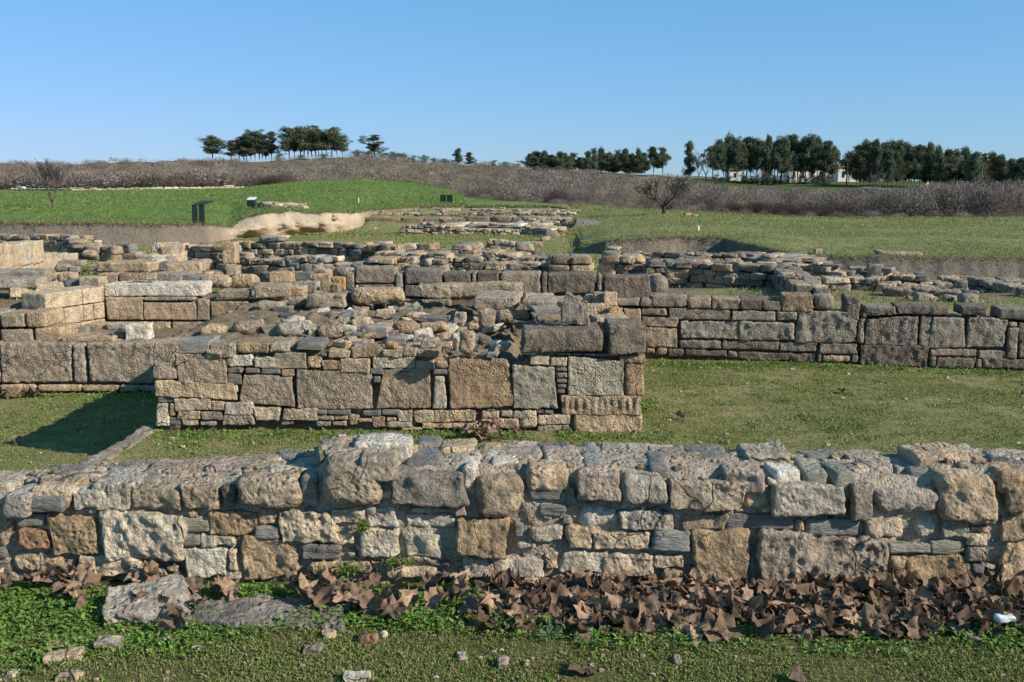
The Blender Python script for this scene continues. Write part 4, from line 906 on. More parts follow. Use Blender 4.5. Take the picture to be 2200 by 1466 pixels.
for ln in '''L 640 407 762 497 tan cut|tan block directly above the left part of the white lintel
L 762 407 881 497 brown block|brown block with hollow base behind the white lintel
L 883 405 986 451 tuff cut|small upper block of the pair behind the white lintel
L 883 451 986 495 tuff cut|small lower block of the pair behind the white lintel
L 986 405 1172 497 pink cut|pinkish sunlit block behind the white lintel
L 1168 417 1286 497 blue shard|blue grey slab leaning at the end of the white lintel
L 508 430 642 518 cream cut|cream squared block standing on the pale return wall
L 610 337 966 405 tan block|long rough block on the upper row of the left terrace
L 967 337 1072 392 slate shard|grey slate leaning between two rough upper blocks
L 1060 337 1282 417 tan block|rough block with a pale sunlit end on the upper row
L 555 350 720 395 blue shard|bluish flat slab lying before the long rough block
L 640 375 800 402 slate shard|dark curved slate slab below the bluish flat slab
L 1287 428 1452 508 cream boulder|cream rounded block right of the blue grey slab
L 1455 422 1627 508 tan boulder|tan rounded block below the upright pillar
L 1715 400 1862 472 tan cut|tan cube with clean edges near the rubble wall
L 1865 398 1997 455 slate shard|dark slate block beside the tan cube
L 1870 462 2027 532 ash cut|white grey marble fragment below the dark slate block
L 2000 410 2112 478 tan cut|tan block behind the orange block
L 2117 432 2205 512 orange cut|orange faced squared block by the upright blocks
L 1600 478 1822 568 tuff block|large tan block in the jumble behind the platform
L 1747 482 1942 582 tan cut|block with a bright sunlit end in the jumble
L 1390 512 1602 567 grey cut|smooth grey slab half in shade below the jumble
L 2060 475 2170 535 brown block|brown wedge stone beside the marble fragment
L 395 440 510 515 slate boulder|glossy dark boulder with a white top on the terrace
L 350 405 470 475 tan boulder|tan lump behind the glossy dark boulder
L 345 345 440 400 tuff boulder|rounded brown block on the grass edge
L 375 325 520 362 tuff cut|smooth grey block behind the rounded brown block
L 440 362 500 400 blue cut|small bluish cut block beside the rounded brown block
L 270 400 350 460 tan boulder|tan rounded stone behind the pale slab'''.split('\n'):
    a, lab = ln.split('|'); q = a.split(); y1 = float(q[4])
    zb = ZC+.02 if y1 > 480 and float(q[1]) < 1300 else ZC-.02
    if lab.startswith('small upper'): zb = ZC+.2; 
    loose(q[0], *map(float, q[1:5]), zb, q[5], lab, kind=q[6], rz=random.uniform(-.12,.12), name='squared_block' if q[6]=='cut' else 'loose_stone', cat='stone block' if q[6]=='cut' else 'stone')
loose('L',-120,415,215,512,.16,'ash','big pale weathered slab lying tilted at the edge', 'flat_slab', 'stone slab', kind='block', dep=.75, hs=.12, rz=.2)
loose('L',-120,385,282,470,.12,'grey','large grey slab behind the pale weathered slab', 'flat_slab', 'stone slab', kind='block', dep=.5, hs=.16, rz=.1)
loose('L',52,495,150,562,.05,'cream','cream end block of the sunlit kerb stones', 'squared_block', 'stone block', kind='cut', rz=.5)
loose('L',145,470,356,540,.08,'cream','long cream rounded kerb stone in full sun', 'squared_block', 'stone block', kind='block', rz=.35, dep=.4)
loose('L',180,562,518,632,ZV(657,C3Y)-.02,'tan','long coping block with a shaded rough end on the return wall', 'coping_block', 'stone block', kind='cut', dep=.42, rz=.62, hs=.20)
loose('L',1420,232,1502,352,ZV(572,18.7),'tan','tall upright stone pillar in the rubble wall', 'stone_pillar', 'stone pillar', kind='cut', rz=0, dep=.35, hs=.42)
loose('L',1432,355,1512,428,ZV(596,18.4),'tuff','rough stump block at the foot of the upright pillar', 'stone_pillar', 'stone pillar', kind='block', rz=0, dep=.4)
loose('E',1290,337,1372,402,-.27,'grey','squared standing block post beside the sloping rubble wall', 'squared_block', 'stone block', kind='block', hs=.26)
loose('E',190,292,402,345,.02,'darkgrey','long rounded boulder on the brown rubble wall', kind='boulder', dep=.7)
loose('E',0,400,120,512,-.05,'darkgrey','dark hollowed boulder at the end of the grassy pit', kind='boulder', dep=.7)
loose('E',365,345,445,376,.0,'tan','small tan block set on the brown rubble wall', kind='block')
loose('E',700,400,912,440,-.06,'grey','flat pale slab on the crest of the shaded wall', kind='block', dep=.8)
loose('K',1040,185,1132,245,-.55,'white','white stone on the end of the far rubble wall', kind='boulder')
loose('K',900,300,1062,388,-.4,'tan','tan boulder below the white stone on the grass', kind='boulder')
loose('K',1065,300,1280,362,-.42,'tuff','flat broken slab beside the tan boulder on the grass', kind='block', dep=1.0)
# field stones
loose('p',1894,538,1978,553,-.42,'tuff','long flat grey boulder on the meadow above the earth bank', 'field_boulder', 'boulder', kind='boulder', dep=.7, hs=.22, sink=.09)
loose('p',1750,535,1766,549,-.46,'pink','small pink squared marker stone on the edge of the bank', 'marker_stone', 'stone', kind='cut')
loose('p',1471,458,1486,466,field_z(1478,84.)*1.,'orange','orange stone in the grass beside the bare tree', 'field_stone', 'stone', kind='block')
loose('p',1487,461,1500,467,field_z(1492,82.)*1.,'ash','pale stone in the grass next to the orange one', 'field_stone', 'stone', kind='block')
# ------------------------------------------------------------------ low plants
def leaflets(pts, L, W, lean, bend, cols, rng):
    """one bent diamond per point: pts (n,3); L, W arrays; returns verts, quads, tint"""
    n = len(pts); az = rng.uniform(0, 2*math.pi, n); dirh = np.stack([np.cos(az), np.sin(az), 0*az], 1); side = np.stack([-np.sin(az), np.cos(az), 0*az], 1)
    up = np.array([0,0,1.0])
    e1 = dirh*np.sin(lean)[:,None]+up*np.cos(lean)[:,None]; e2 = dirh*np.sin(lean+bend)[:,None]+up*np.cos(lean+bend)[:,None]
    mid = pts+e1*(L*.55)[:,None]; tip = mid+e2*(L*.45)[:,None]
    v = np.stack([pts, mid+side*(W/2)[:,None], tip, mid-side*(W/2)[:,None]], 1).reshape(-1,3)
    q = np.arange(4*n).reshape(n,4); return v, q, np.repeat(cols, 4, 0)
def colmix(n, cols, rng, j=.2):
    c = np.array(cols)[rng.integers(0, len(cols), n)]; return c*(1+rng.uniform(-j, j, (n,1)))
def on_floor(x, y): return floor_z(x, y)
def herbs(n, xr_, yr_, dens, L, W, cols, seed, name, lean=(.2,1.3), zfun=on_floor, mat='grass', lift=0.0):
    rng = np.random.default_rng(seed); x = rng.uniform(*xr_, n*3); y = rng.uniform(*yr_, n*3)
    keep = rng.random(n*3) < dens(x, y); x, y = x[keep][:n], y[keep][:n]; m = len(x)
    p = np.stack([x, y, zfun(x, y)+lift*rng.random(m)], 1)
    v, q, t = leaflets(p, rng.uniform(*L, m), rng.uniform(*W, m), rng.uniform(*lean, m), rng.uniform(.2, .9, m), colmix(m, cols, rng), rng)
    return v, q, t
def nz2(x, y, s, seed, o=3): return fbm(np.stack([x/s, y/s, 0*x], 1), o, seed)
G1 = [(.15,.225,.04),(.185,.26,.05),(.12,.185,.035),(.22,.25,.075),(.25,.22,.10),(.20,.15,.08)]
G2 = [(.23,.265,.07),(.28,.275,.10),(.165,.215,.05),(.34,.29,.15),(.25,.275,.075)]
G3 = [(.115,.215,.035),(.15,.25,.045),(.09,.175,.03),(.19,.28,.06)]
mb = MB()
# short mixed turf right in front
def d_front(x, y): return np.clip(.52+1.15*nz2(x, y, .28, 50)+.55*nz2(x, y, .07, 51), .03, 1)
mb.add(*herbs(150000, (-2.3,2.4), (2.7,3.86), d_front, (.007,.019), (.004,.009), G1, 51, 'g'))
mb.add(*herbs(50000, (-2.3,2.4), (2.7,3.86), lambda x, y: np.clip(.5-1.0*nz2(x, y, .35, 50), .1, 1), (.008,.022), (.002,.004), G2+[(.2,.16,.09)], 52, 'g', (0,.9)))
tag(mb.build('grass', M['grass'], smooth=False), kind='stuff')
# taller juicy weeds along the foot of the front wall and on the near corner
def d_weed(x, y):
    u = 1100+x/y*FPX; w = np.interp(u, [0,350,700,1000,1150,1300,2300], [1,1,1,1,.55,.5,.5])
    edge = np.interp(u, [0,300,640,900,1100,1300,1700,2200], [3.12,3.2,3.45,3.42,3.38,3.26,3.26,3.24])
    a = np.clip((y-edge)/.12, 0, 1)
    return np.clip(a*w*(.55+.9*nz2(x, y, .16, 54)), 0, 1)
def z_weed(x, y): return floor_z(x, y)+np.clip(.02+.04*nz2(x, y, .2, 55), 0, .08)*np.random.default_rng(3).random(len(x))
mb = MB(); mb.add(*herbs(34000, (-2.35,2.45), (2.75,3.87), d_weed, (.012,.03), (.009,.018), G3, 53, 'w', (.5,1.5), z_weed))
tag(mb.build('weeds', M['grass'], smooth=False), kind='stuff')
# turf of the excavated floor
mb = MB()
def d_mid(x, y): return np.clip(.55+.6*nz2(x, y, .45, 60)+.7*nz2(x, y, .12, 61), .05, 1)
mb.add(*herbs(110000, (-1.0,7.2), (6.3,12.3), lambda x, y: d_mid(x,y)*((x > 1.2)|(y < 8.6)), (.014,.034), (.006,.011), G2+[(.14,.20,.04)]*2, 61, 'g', (.2,1.3)))
mb.add(*herbs(50000, (-5.8,-.5), (6.3,11.5), lambda x, y: d_mid(x,y)*((x < -3.2)|(y < 8.6)), (.014,.034), (.006,.011), G2+[(.14,.20,.04)]*2, 62, 'g', (.2,1.3)))
rng = np.random.default_rng(31); cx_ = rng.uniform(-5.5, 6.8, 260); cy_ = rng.uniform(7.2, 12.2, 260); ok_ = ~((cx_ > xl-.1)&(cx_ < xr+.1)&(cy_ > 8.5))&~((cx_ < -3)&(cy_ > LY-.1)); cx_, cy_ = cx_[ok_], cy_[ok_]
gx_ = np.repeat(cx_, 26)+rng.normal(0,.05,len(cx_)*26); gy_ = np.repeat(cy_, 26)+rng.normal(0,.05,len(cx_)*26); m = len(gx_)      # single weeds in the lawn
mb.add(*leaflets(np.stack([gx_, gy_, floor_z(gx_, gy_)], 1), rng.uniform(.02,.06,m), rng.uniform(.010,.022,m), rng.uniform(.3,1.4,m), rng.uniform(.2,.9,m), colmix(m, G3+[(.12,.16,.05),(.3,.26,.13)], rng), rng))
def strip(x, y):                                           # greener band along the wall feet
    a = np.exp(-((y-8.42)/.16)**2)*(x > xl)*(x < xr+.2)
    b = np.exp(-((y-(11.9+(x-1.3)*-.12))/.18)**2)*(x > xr+.1)
    c_ = np.exp(-((x-xr-.12)/.14)**2)*(y > 8.3)*(y < 12)
    d_ = np.exp(-((y-LY+.15)/.15)**2)*(x < xl)
    return np.clip((a+b+c_+d_)*(.55+.9*nz2(x, y, .25, 65)), 0, 1)
mb.add(*herbs(26000, (-5.8,7.0), (8.0,12.4), strip, (.03,.07), (.014,.028), G3, 63, 'g', (.3,1.4)))
# tufts in the grassy rooms behind the walls and on the slope beyond
mb.add(*herbs(36000, (-14,11), (12.8,26), lambda x, y: np.clip(.12+.9*nz2(x, y, 1.6, 66), .03, 1), (.03,.08), (.012,.025), G2+G1, 64, 'g', (.1,1.1)))
mb.add(*herbs(45000, (-20,14), (60,111), lambda x, y: np.clip(.35+.9*nz2(x, y, 4, 68), .03, 1)*(y < bound(1100+x/y*FPX*1.01)[0]-.8), (.08,.18), (.05,.09), G2, 68, 'g', (.1,1.1)))
mb.add(*herbs(60000, (-22,14), (26,60), lambda x, y: np.clip(.35+.9*nz2(x, y, 2.6, 67), .03, 1)*(y < 1.0*bound(1100+x/y*FPX*1.01)[0]-.8), (.06,.15), (.03,.06), G2, 65, 'g', (.1,1.1)))
tag(mb.build('turf_grass', M['grass'], smooth=False), kind='stuff')
mb = MB()                                                  # meadow tufts
for sd, (uu0, uu1), n_, cols in ((71,(-60,1000),90000,[(.15,.225,.055),(.18,.25,.06),(.13,.195,.045),(.22,.25,.085)]), (72,(1230,2300),110000,[(.21,.25,.075),(.26,.27,.11),(.17,.23,.055),(.31,.28,.15)])):
    rng = np.random.default_rng(sd); uu = rng.uniform(uu0, uu1, n_); yb = bound(uu)[0]+.9
    yy = yb*(np.interp(uu, *np.array(EDGE).T)/yb)**(rng.random(n_)**1.15); xx = (uu-1100)/FPX/1.01*yy
    k_ = rng.random(n_) < np.clip(.4+.9*nz2(xx, yy, 5, sd), .04, 1); xx, yy, uu = xx[k_], yy[k_], uu[k_]; m = len(xx)
    zz = field_z(uu, yy)+.05; sc = np.clip(yy/60, .5, 2.2)
    v, q, t = leaflets(np.stack([xx,yy,zz],1), rng.uniform(.06,.15,m)*sc, rng.uniform(.03,.07,m)*sc, rng.uniform(0,1,m), rng.uniform(.2,.8,m), colmix(m, cols, rng), rng); mb.add(v, q, t)
rng = np.random.default_rng(75); n_ = 16000              # grass hanging over the lip of the cut banks
ii = rng.integers(0, len(US)-1, n_); ff = rng.random(n_)[:,None]; pp = Bv[-1][ii]*(1-ff)+Bv[-1][ii+1]*ff; kk_ = (np.abs(pp[:,0]/pp[:,1]) < .6); pp = pp[kk_]; m = len(pp)
pp = pp+np.stack([rng.normal(0,.1,m), rng.normal(.1,.22,m), rng.normal(.0,.03,m)], 1); sc = np.clip(pp[:,1]/50, .5, 2)
v, q, t = leaflets(pp, rng.uniform(.08,.24,m)*sc, rng.uniform(.03,.06,m)*sc, rng.uniform(.2,1.9,m), rng.uniform(.3,1.0,m), colmix(m, [(.2,.22,.07),(.15,.19,.05),(.27,.23,.12),(.30,.25,.15)], rng), rng); mb.add(v, q, t)
tag(mb.build('meadow_grass', M['grass'], smooth=False), kind='stuff')
# ------------------------------------------------------------------ fallen plane leaves
def plane_leaf(seed):
    rr = random.Random(seed)
    half = [(.03,-.02),(.20,-.10),(.30,-.04),(.50,-.06),(.45,.04),(.41,.12),(.47,.17),(.54,.25),(.66,.44),(.53,.44),(.44,.47),(.345,.49),(.335,.57),(.29,.67),(.17,.77),(0,1.0)]
    out = [(x*(1+rr.uniform(-.07,.07)), y+rr.uniform(-.02,.02)) for x, y in half]+[(-x*(1+rr.uniform(-.07,.07)), y+rr.uniform(-.02,.02)) for x, y in half[-2::-1]]
    c = np.array([0,.28]); O = np.array(out); rings = [.0,.3,.55,.8,1.0]; V = [np.array([[0,.28,0]])]
    for r in rings[1:]: V.append(np.c_[c+(O-c)*r, np.zeros(len(O))])
    V = np.concatenate(V); n = len(O); F4 = []; F3 = []
    for i in range(n-1):
        F3.append((0, 1+i, 2+i))
        for k in range(3): a = 1+k*n+i; F4.append((a, a+n, a+n+1, a+1))
    F3.append((0, n, 1))
    x, y = V[:,0], V[:,1]; d = np.hypot(x, y-.28)
    cu = rr.uniform(.05, .6); fo = rr.uniform(-.25,.45)
    ph = rr.uniform(0, 6)
    if seed % 4 == 3: cu = rr.uniform(1.0, 1.7)  # = rr.uniform(0, 6)
    ang = np.arctan2(y-.28, x)
    z = cu*d**2*(.45+.55*np.cos(2*ang+ph))+fo*np.abs(x)*.8+.13*np.sin(5*ang+ph)*d+.05*np.sin(14*x+ph)
    z = z+.13*fbm(np.stack([x*4+seed, y*4, 0*x], 1), 2, seed)
    k = 1/np.sqrt(1+1.1*(z/np.maximum(d,.2))**2); V = np.stack([x*k, (y-.28)*k, z], 1)
    st = np.array([[.012,-.30,.0],[-.012,-.30,0],[-.01,-.62,.10],[.01,-.62,.10]]); m = len(V)
    V = np.concatenate([V, st]); F4.append((m, m+1, m+2, m+3))
    veins = np.exp(-(np.abs(x)/.03)**2)*.25
    col = np.array([.205,.137,.09])[None]*(1+rr.uniform(-.15,.25))*(1+.35*fbm(np.stack([V[:,0]*6, V[:,1]*6, V[:,2]*0+seed], 1), 2, 3)[:,None]); col[:m] *= (1+veins[:,None])
    return V, [np.array(F4), np.array(F3)], col
LEAF = [mk('plane_leaf', *(lambda r: (r[0], r[1]))(plane_leaf(900+i)), M['deadleaf'], None, plane_leaf(900+i)[2], link=False) for i in range(16)]
rl = random.Random(5)
def heap_h(u): return np.interp(u, [0,640,900,1080,1200,1400,2200], [.01,.01,.015,.015,.02,.03,.03])
def leaf_at(x, y, z, s, flat=.6, name='plane_leaf', label=None, group=None, stuff=None, lean=.0):
    e = (rl.gauss(lean, flat), rl.gauss(0, flat), rl.uniform(0, 6.28)); src = LEAF[rl.randrange(16)]
    if stuff is not None:
        from mathutils import Euler
        R_ = np.array(Euler(e, 'ZYX').to_matrix()); V = np.array([tuple(v.co) for v in src.data.vertices])@R_.T*s+np.array([x,y,z])
        f4 = np.array([tuple(p.vertices) for p in src.data.polygons if len(p.vertices) == 4]); f3 = np.array([tuple(p.vertices) for p in src.data.polygons if len(p.vertices) == 3])
        stuff.add(V, [f4, f3], np.array([.15,.095,.062])*rl.uniform(.35,1.25)); return
    o = src.copy(); o.name = name; COL.objects.link(o); o.location = (x,y,z); o.rotation_mode = 'ZYX'; o.rotation_euler = e; o.scale = (s,s,s*rl.uniform(.7,1.2))
    return tag(o, label, 'leaf', group)
under = MB()
for i in range(420):                                       # lower layer of the long heap, coloured darker for shade in the gaps
    u = rl.uniform(1040, 2330); y = 3.42+.46*rl.random()**.7; x = (u-1100)/FPX*y*1.05; hh = float(heap_h(u))*np.clip((y-3.38)/.4, 0, 1)
    leaf_at(x, y, .015+hh*rl.random()*.7, rl.uniform(.06,.11), .45, stuff=under, lean=.3)
tag(under.build('fallen_leaves', M['deadleaf'], smooth=True), kind='stuff')
LG = ('curled brown plane leaf in the thick heap along the wall foot', 'plane leaves heaped along the wall foot')
for i in range(245):
    u = rl.uniform(1060, 2330)
    lo = np.interp(u, [1060,1180,1300,1700,2000,2200,2330], [3.62,3.52,3.40,3.42,3.43,3.52,3.5])
    y = lo+(3.85-lo)*rl.random()**.9; x = (u-1100)/FPX*y*1.05; hh = float(heap_h(u))*np.clip((y-lo+.1)/.4, 0, 1)
    leaf_at(x, y, .012+hh*rl.uniform(.5,1.0), .068+.062*rl.random()**1.3, .38, lean=.38, label=LG[0], group=LG[1])
LG2 = ('brown plane leaf among the green weeds at the wall foot', 'plane leaves among the weeds')
for i in range(28):
    u = rl.uniform(640, 1080); y = rl.uniform(3.55, 3.86); leaf_at((u-1100)/FPX*y*1.05, y, .045, rl.uniform(.065,.11), .45, lean=.35, label=LG2[0], group=LG2[1])
LG3 = ('brown plane leaf in the tangle beside the pale slab lying in the weeds', 'plane leaves beside the pale slab')
for (x0,y0,x1,y1,n_) in ((250,190,640,420,16),(930,140,1130,260,5),(1170,300,1480,450,9),(860,420,1150,600,8),(1850,280,2000,390,3),(1960,230,2200,390,6),(-40,230,110,330,4)):
    for i in range(n_):
        g = G(*px('N', rl.uniform(x0,x1), rl.uniform(y0,y1)+14), .03); leaf_at(g[0], min(g[1], 3.86), .045+.03*rl.random(), rl.uniform(.065,.105), .5, lean=.3, label=LG3[0], group=LG3[1])
g = G(*px('O', 1645, 830), .01); leaf_at(g[0], g[1], .02, .10, .15, label='single flat brown leaf lying alone on the short turf')
g = G(*px('Q', 868, 830), .01); leaf_at(g[0], g[1], .03, .06, .9, label='pale small upright leaf fragment alone on the turf below the heap')
LG4 = ('brown leaf in the small pile against the platform wall', 'leaves piled against the platform wall')
for i in range(26):
    g = G(*px('G', rl.gauss(760,75), rl.uniform(1010,1085)), -.5); leaf_at(g[0], min(g[1], 8.5), -.5+.08*rl.random(), rl.uniform(.08,.13), .6, label=LG4[0], group=LG4[1])
for (a, b, lab) in ((1455,903,'lone brown leaf on the lawn beside the platform corner'),(1812,845,'lone dark leaf on the lawn before the ashlar wall'),(38,953,'lone reddish leaf in the edge of the platform shadow')):
    g = G(a, b, -.55 if a > 300 else -.86); leaf_at(g[0], g[1], g[2]+.04, .11, .3, label=lab)
LG5 = ('reddish leaf lying along the foot of the slab wall beside the platform', 'leaves at the foot of the slab wall')
for i in range(16):
    g = G(rl.uniform(0, 95), rl.uniform(843, 852), -.86); leaf_at(g[0], g[1]-.05, -.82, rl.uniform(.1,.15), .4, label=LG5[0], group=LG5[1])
# ------------------------------------------------------------------ stones lying in the front turf
for ln in '''N 600 640 767 712 grey cut|small grey cube of stone in the near turf
N 1637 442 1717 515 tan block|tan pebble standing on the flat earthy slab
N 1000 628 1077 668 white boulder|white pebble beside the rusty one in the turf
N 1075 625 1132 678 rust boulder|rusty round pebble in the turf
N 1925 675 2047 737 grey block|flat grey stone on the open turf
N 280 742 502 802 tan block|flat tan stone sunk in the near turf below the grey cube
N 258 660 402 724 tan block|broad tan stone half buried beside the grey cube
N 360 850 502 912 tan block|half buried tan stone on the bottom edge of the turf
N 20 850 102 890 pale boulder|pale round pebble at the corner of the turf
N 1205 670 1282 718 white boulder|white chip in the clover below the earthy slab
N 2050 595 2132 637 tan block|tan pebble near the end of the earthy slab
N 1500 510 1530 580 pink block|pink chip on the rim of the earthy slab
O 1563 572 1692 668 dark boulder|dark grey rounded stone below the leaf heap
O 945 525 1012 578 brown block|brown stone at the border of weeds and turf
O 840 740 897 778 pink block|pinkish flat pebble on the open turf
O 1105 770 1157 835 pink block|pinkish upright pebble on the open turf
O 1255 782 1312 822 tan boulder|tan round pebble beside the pinkish upright one
O 105 868 267 925 white block|white rough stone on the bottom edge of the turf
O 215 635 322 672 rust block|reddish brown flat stone in the turf
O 345 625 380 652 white boulder|small white pebble beside the reddish brown stone
O 2040 590 2112 655 brown block|brown chip in the weeds by the leaf heap
Q 235 535 325 592 grey boulder|grey round stone at the rim of the leaf heap
Q 130 695 192 747 pink boulder|pinkish pebble on the turf below the leaf heap
Q 1880 565 1942 615 pink block|pink chip at the rim of the leaf heap
Q 170 85 0 0 x x|x'''.split('\n'):
    a, lab = ln.split('|'); q = a.split()
    if lab != 'x': loose(q[0], *map(float, q[1:5]), .0, q[5], lab, kind=q[6], cell=.006)
loose('N',590,330,1135,560,.0,'ash','big pale tilted slab of streaked rock lying in the weeds', 'rock_slab', 'rock', kind='block', dep=.24, hs=.05, cell=.007, rz=.3, roll=-.07, tilt=.12, sink=-.008)
gg = G(*px('N', 1560, 590), 0); v, f = stone(.70, .27, .07, .009, .012, .016, .006, .22, 771, facet=.10)
tag(mk('earthy_slab', v, f, M['stone_rough'], None, (.25,.22,.185), loc=(gg[0], gg[1]+.15, -.008)), 'flat earthy slab flush with the weeds at the foot of the wall', 'stone slab')
gp = G(*px('Q', 2108, 545), .02); v, f = stone(.07, .04, .03, .004, .012, .010, 0, .25, 45, facet=.2)
tag(mk('crushed_cup', v, f, M['plastic'], None, (1,1,1), loc=(gp[0], gp[1]+.03, .06)), 'crushed pale plastic cup lying on the leaf heap', 'cup')
pebs = MB(); rp = random.Random(12)
for i in range(420):
    if i < 230: x = rp.uniform(-2.2,2.3); y = rp.uniform(2.75,3.6); s = rp.uniform(.003,.010)
    else: x = rp.uniform(-5,6.5); y = rp.uniform(7.4,12); s = rp.uniform(.008,.022)
    v, f = tpl(rp.randrange(8)); pebs.add(v*s*np.array([1,.8,.6])+np.array([x,y,float(floor_z(x,y))+s*.3]), f, tint_of(rp.choice(['tan','pale','pink','white','grey']), rp.randrange(99)))
tag(pebs.build('pebbles', M['stone']), kind='stuff')
# sprigs growing out of the front wall, thistle
def sprig(x, y, z, n, r, h, cols, name, label, L=(.012,.025), W=(.006,.012), seed=1, cat='plant'):
    rng = np.random.default_rng(seed); p = np.stack([rng.normal(0, r, n), rng.normal(0, r*.6, n), rng.random(n)*h], 1)
    v, q, t = leaflets(p, rng.uniform(*L, n), rng.uniform(*W, n), rng.uniform(.2,1.5,n), rng.uniform(.2,.9,n), colmix(n, cols, rng), rng)
    return tag(mk(name, v, q, M['grass'], None, t, False, (x,y,z)), label, cat)
Yw = FF.o[1]
for (u_, v_, n_, r_, h_, lab) in ((781,1140,110,.012,.05,'green sprig growing from a joint high in the front wall'),(853,1210,120,.03,.03,'yellow green sprig growing low on the front wall'),(750,1235,140,.03,.06,'pale green weed standing against the front wall')):
    a = FF.hit(u_, v_); w_ = FF.world([(a[0], -.035, a[1])])[0]; sprig(*w_, n_, r_, h_, G3+[(.16,.2,.04)], 'weed', lab, seed=int(u_))
g = G(1180,1372,.0)
rng = np.random.default_rng(4); n_ = 60; az = rng.uniform(0,6.28,n_)
v, q, t = leaflets(np.tile([[0,0,.01]], (n_,1)), rng.uniform(.04,.075,n_), rng.uniform(.004,.007,n_), rng.uniform(1.0,1.5,n_), rng.uniform(.1,.4,n_), colmix(n_, [(.17,.25,.15),(.13,.2,.11)], rng), rng)
tag(mk('thistle', v, q, M['grass'], None, t, False, tuple(g)), 'pale grey green thistle rosette flat on the turf', 'plant')
# ------------------------------------------------------------------ trees
def tube(path, radii, sides=6):
    path = np.array(path, float); n = len(path); V = []; 
    for i in range(n):
        d = path[min(i+1,n-1)]-path[max(i-1,0)]; d = d/np.linalg.norm(d)
        a = np.cross(d, [0,1,0] if abs(d[1]) < .9 else [1,0,0]); a /= np.linalg.norm(a); b = np.cross(d, a)
        th = np.arange(sides)*2*math.pi/sides
        V.append(path[i]+radii[i]*(np.cos(th)[:,None]*a+np.sin(th)[:,None]*b))
    F = [(i*sides+k, i*sides+(k+1)%sides, (i+1)*sides+(k+1)%sides, (i+1)*sides+k) for i in range(n-1) for k in range(sides)]
    return np.concatenate(V), np.array(F)
GREENS = [(.095,.125,.07),(.12,.15,.082),(.08,.11,.066),(.145,.16,.082),(.10,.125,.085)]
RUSTY = [(.11,.07,.045),(.085,.065,.04),(.13,.085,.055)]
def pine_meshes(seed, wid=.42, bare=.42, nlimb=22, tuft=95, rust=0.0, layered=.6, conic=.3):
    """unit-height pine: trunk with limbs, crown of needle tufts with gaps"""
    rr = random.Random(seed); rng = np.random.default_rng(seed)
    lean = rr.uniform(-.05,.05); tr = MB(); cr = MB()
    pth = [(lean*z**1.5+.012*math.sin(z*7+seed), .012*math.cos(z*6+seed), z) for z in np.linspace(-.03,.95,9)]
    v, f = tube(pth, np.linspace(.022,.005,9), 6); tr.add(v, f, (.10,.075,.06))
    for k in range(nlimb):
        t = rr.random()**1.15; z0 = bare+(.93-bare)*t
        R = wid*.5*(1-conic*t)*math.sqrt(max(.05, 1-(max(0, t-.35)/.72)**2))*rr.uniform(.3,1.35)*(1+.38*math.cos(rr.uniform(0,6.28)))
        if t < .12: R *= .8
        az = rr.uniform(0, 6.28); c = np.array([np.interp(z0,[q[2] for q in pth],[q[0] for q in pth]), 0, z0])
        e = c+np.array([math.cos(az)*R, math.sin(az)*R, R*rr.uniform(-.05,.5)])
        v, f = tube([c-np.array([0,0,.05]), (c+e)/2+np.array([0,0,-.01]), e], [.008,.005,.002], 4); tr.add(v, f, (.09,.07,.055))
        for s in range(rr.choice([3,4,4])):
            o = (e+np.array([rr.gauss(0,.05), rr.gauss(0,.05), rr.gauss(0,.03)])) if s > 1 else (c*(.35+.3*s)+e*(.65-.3*s))
            rx = rr.uniform(.05,.095)*(wid/.46); n = int(tuft*.75)
            d = rng.normal(0,1,(n,3)); d /= np.linalg.norm(d,axis=1,keepdims=True); r = rng.random(n)**.45*np.where(rng.random(n) < .12, 1.5, 1)
            p = o+d*r[:,None]*np.array([rx,rx,rx*layered]); L = rng.uniform(.022,.042,n); a2 = rng.normal(0,1,(n,3))*.6+d+np.array([0,0,.5]); a2 /= np.linalg.norm(a2,axis=1,keepdims=True)
            sd = np.cross(a2, rng.normal(0,1,(n,3))); sd /= np.linalg.norm(sd,axis=1,keepdims=True); w = L*.33
            vv = np.stack([p-sd*w[:,None], p+sd*w[:,None], p+a2*L[:,None]*1.3], 1).reshape(-1,3)
            base = np.array(rr.choice(RUSTY if rr.random() < rust else GREENS))*rr.uniform(.8,1.25)
            cr.add(vv, np.arange(3*n).reshape(n,3), np.repeat(base[None]*(1+rng.uniform(-.25,.25,(n,1))), 3, 0))
    return tr, cr
VAR = {}
def variant(key, **k):
    tr, cr = pine_meshes(**k); a = tr.build('trunk', M['bark']); b = cr.build('crown', M['needles'], smooth=False)
    COL.objects.unlink(a); COL.objects.unlink(b); VAR[key] = (a, b)
for i in range(4): variant(('open',i), seed=20+i, wid=.62, bare=.32, nlimb=30, tuft=80, layered=.5)
for i in range(4): variant(('tall',i), seed=40+i, wid=.46, bare=.34, nlimb=32, tuft=95, layered=.65, conic=.6)
for i in range(3): variant(('rusty',i), seed=60+i, wid=.5, bare=.28, nlimb=20, tuft=62, rust=.6, layered=.5)
for i in range(3): variant(('full',i), seed=80+i, wid=.55, bare=.2, nlimb=30, tuft=95, layered=.7, conic=.62)
variant(('cypress',0), seed=99, wid=.20, bare=.04, nlimb=44, tuft=80, layered=1.6, conic=.55)
for i in range(3): variant(('shrub',i), seed=120+i, wid=1.3, bare=.08, nlimb=26, tuft=90, layered=.6, conic=.1)
rt = random.Random(3)
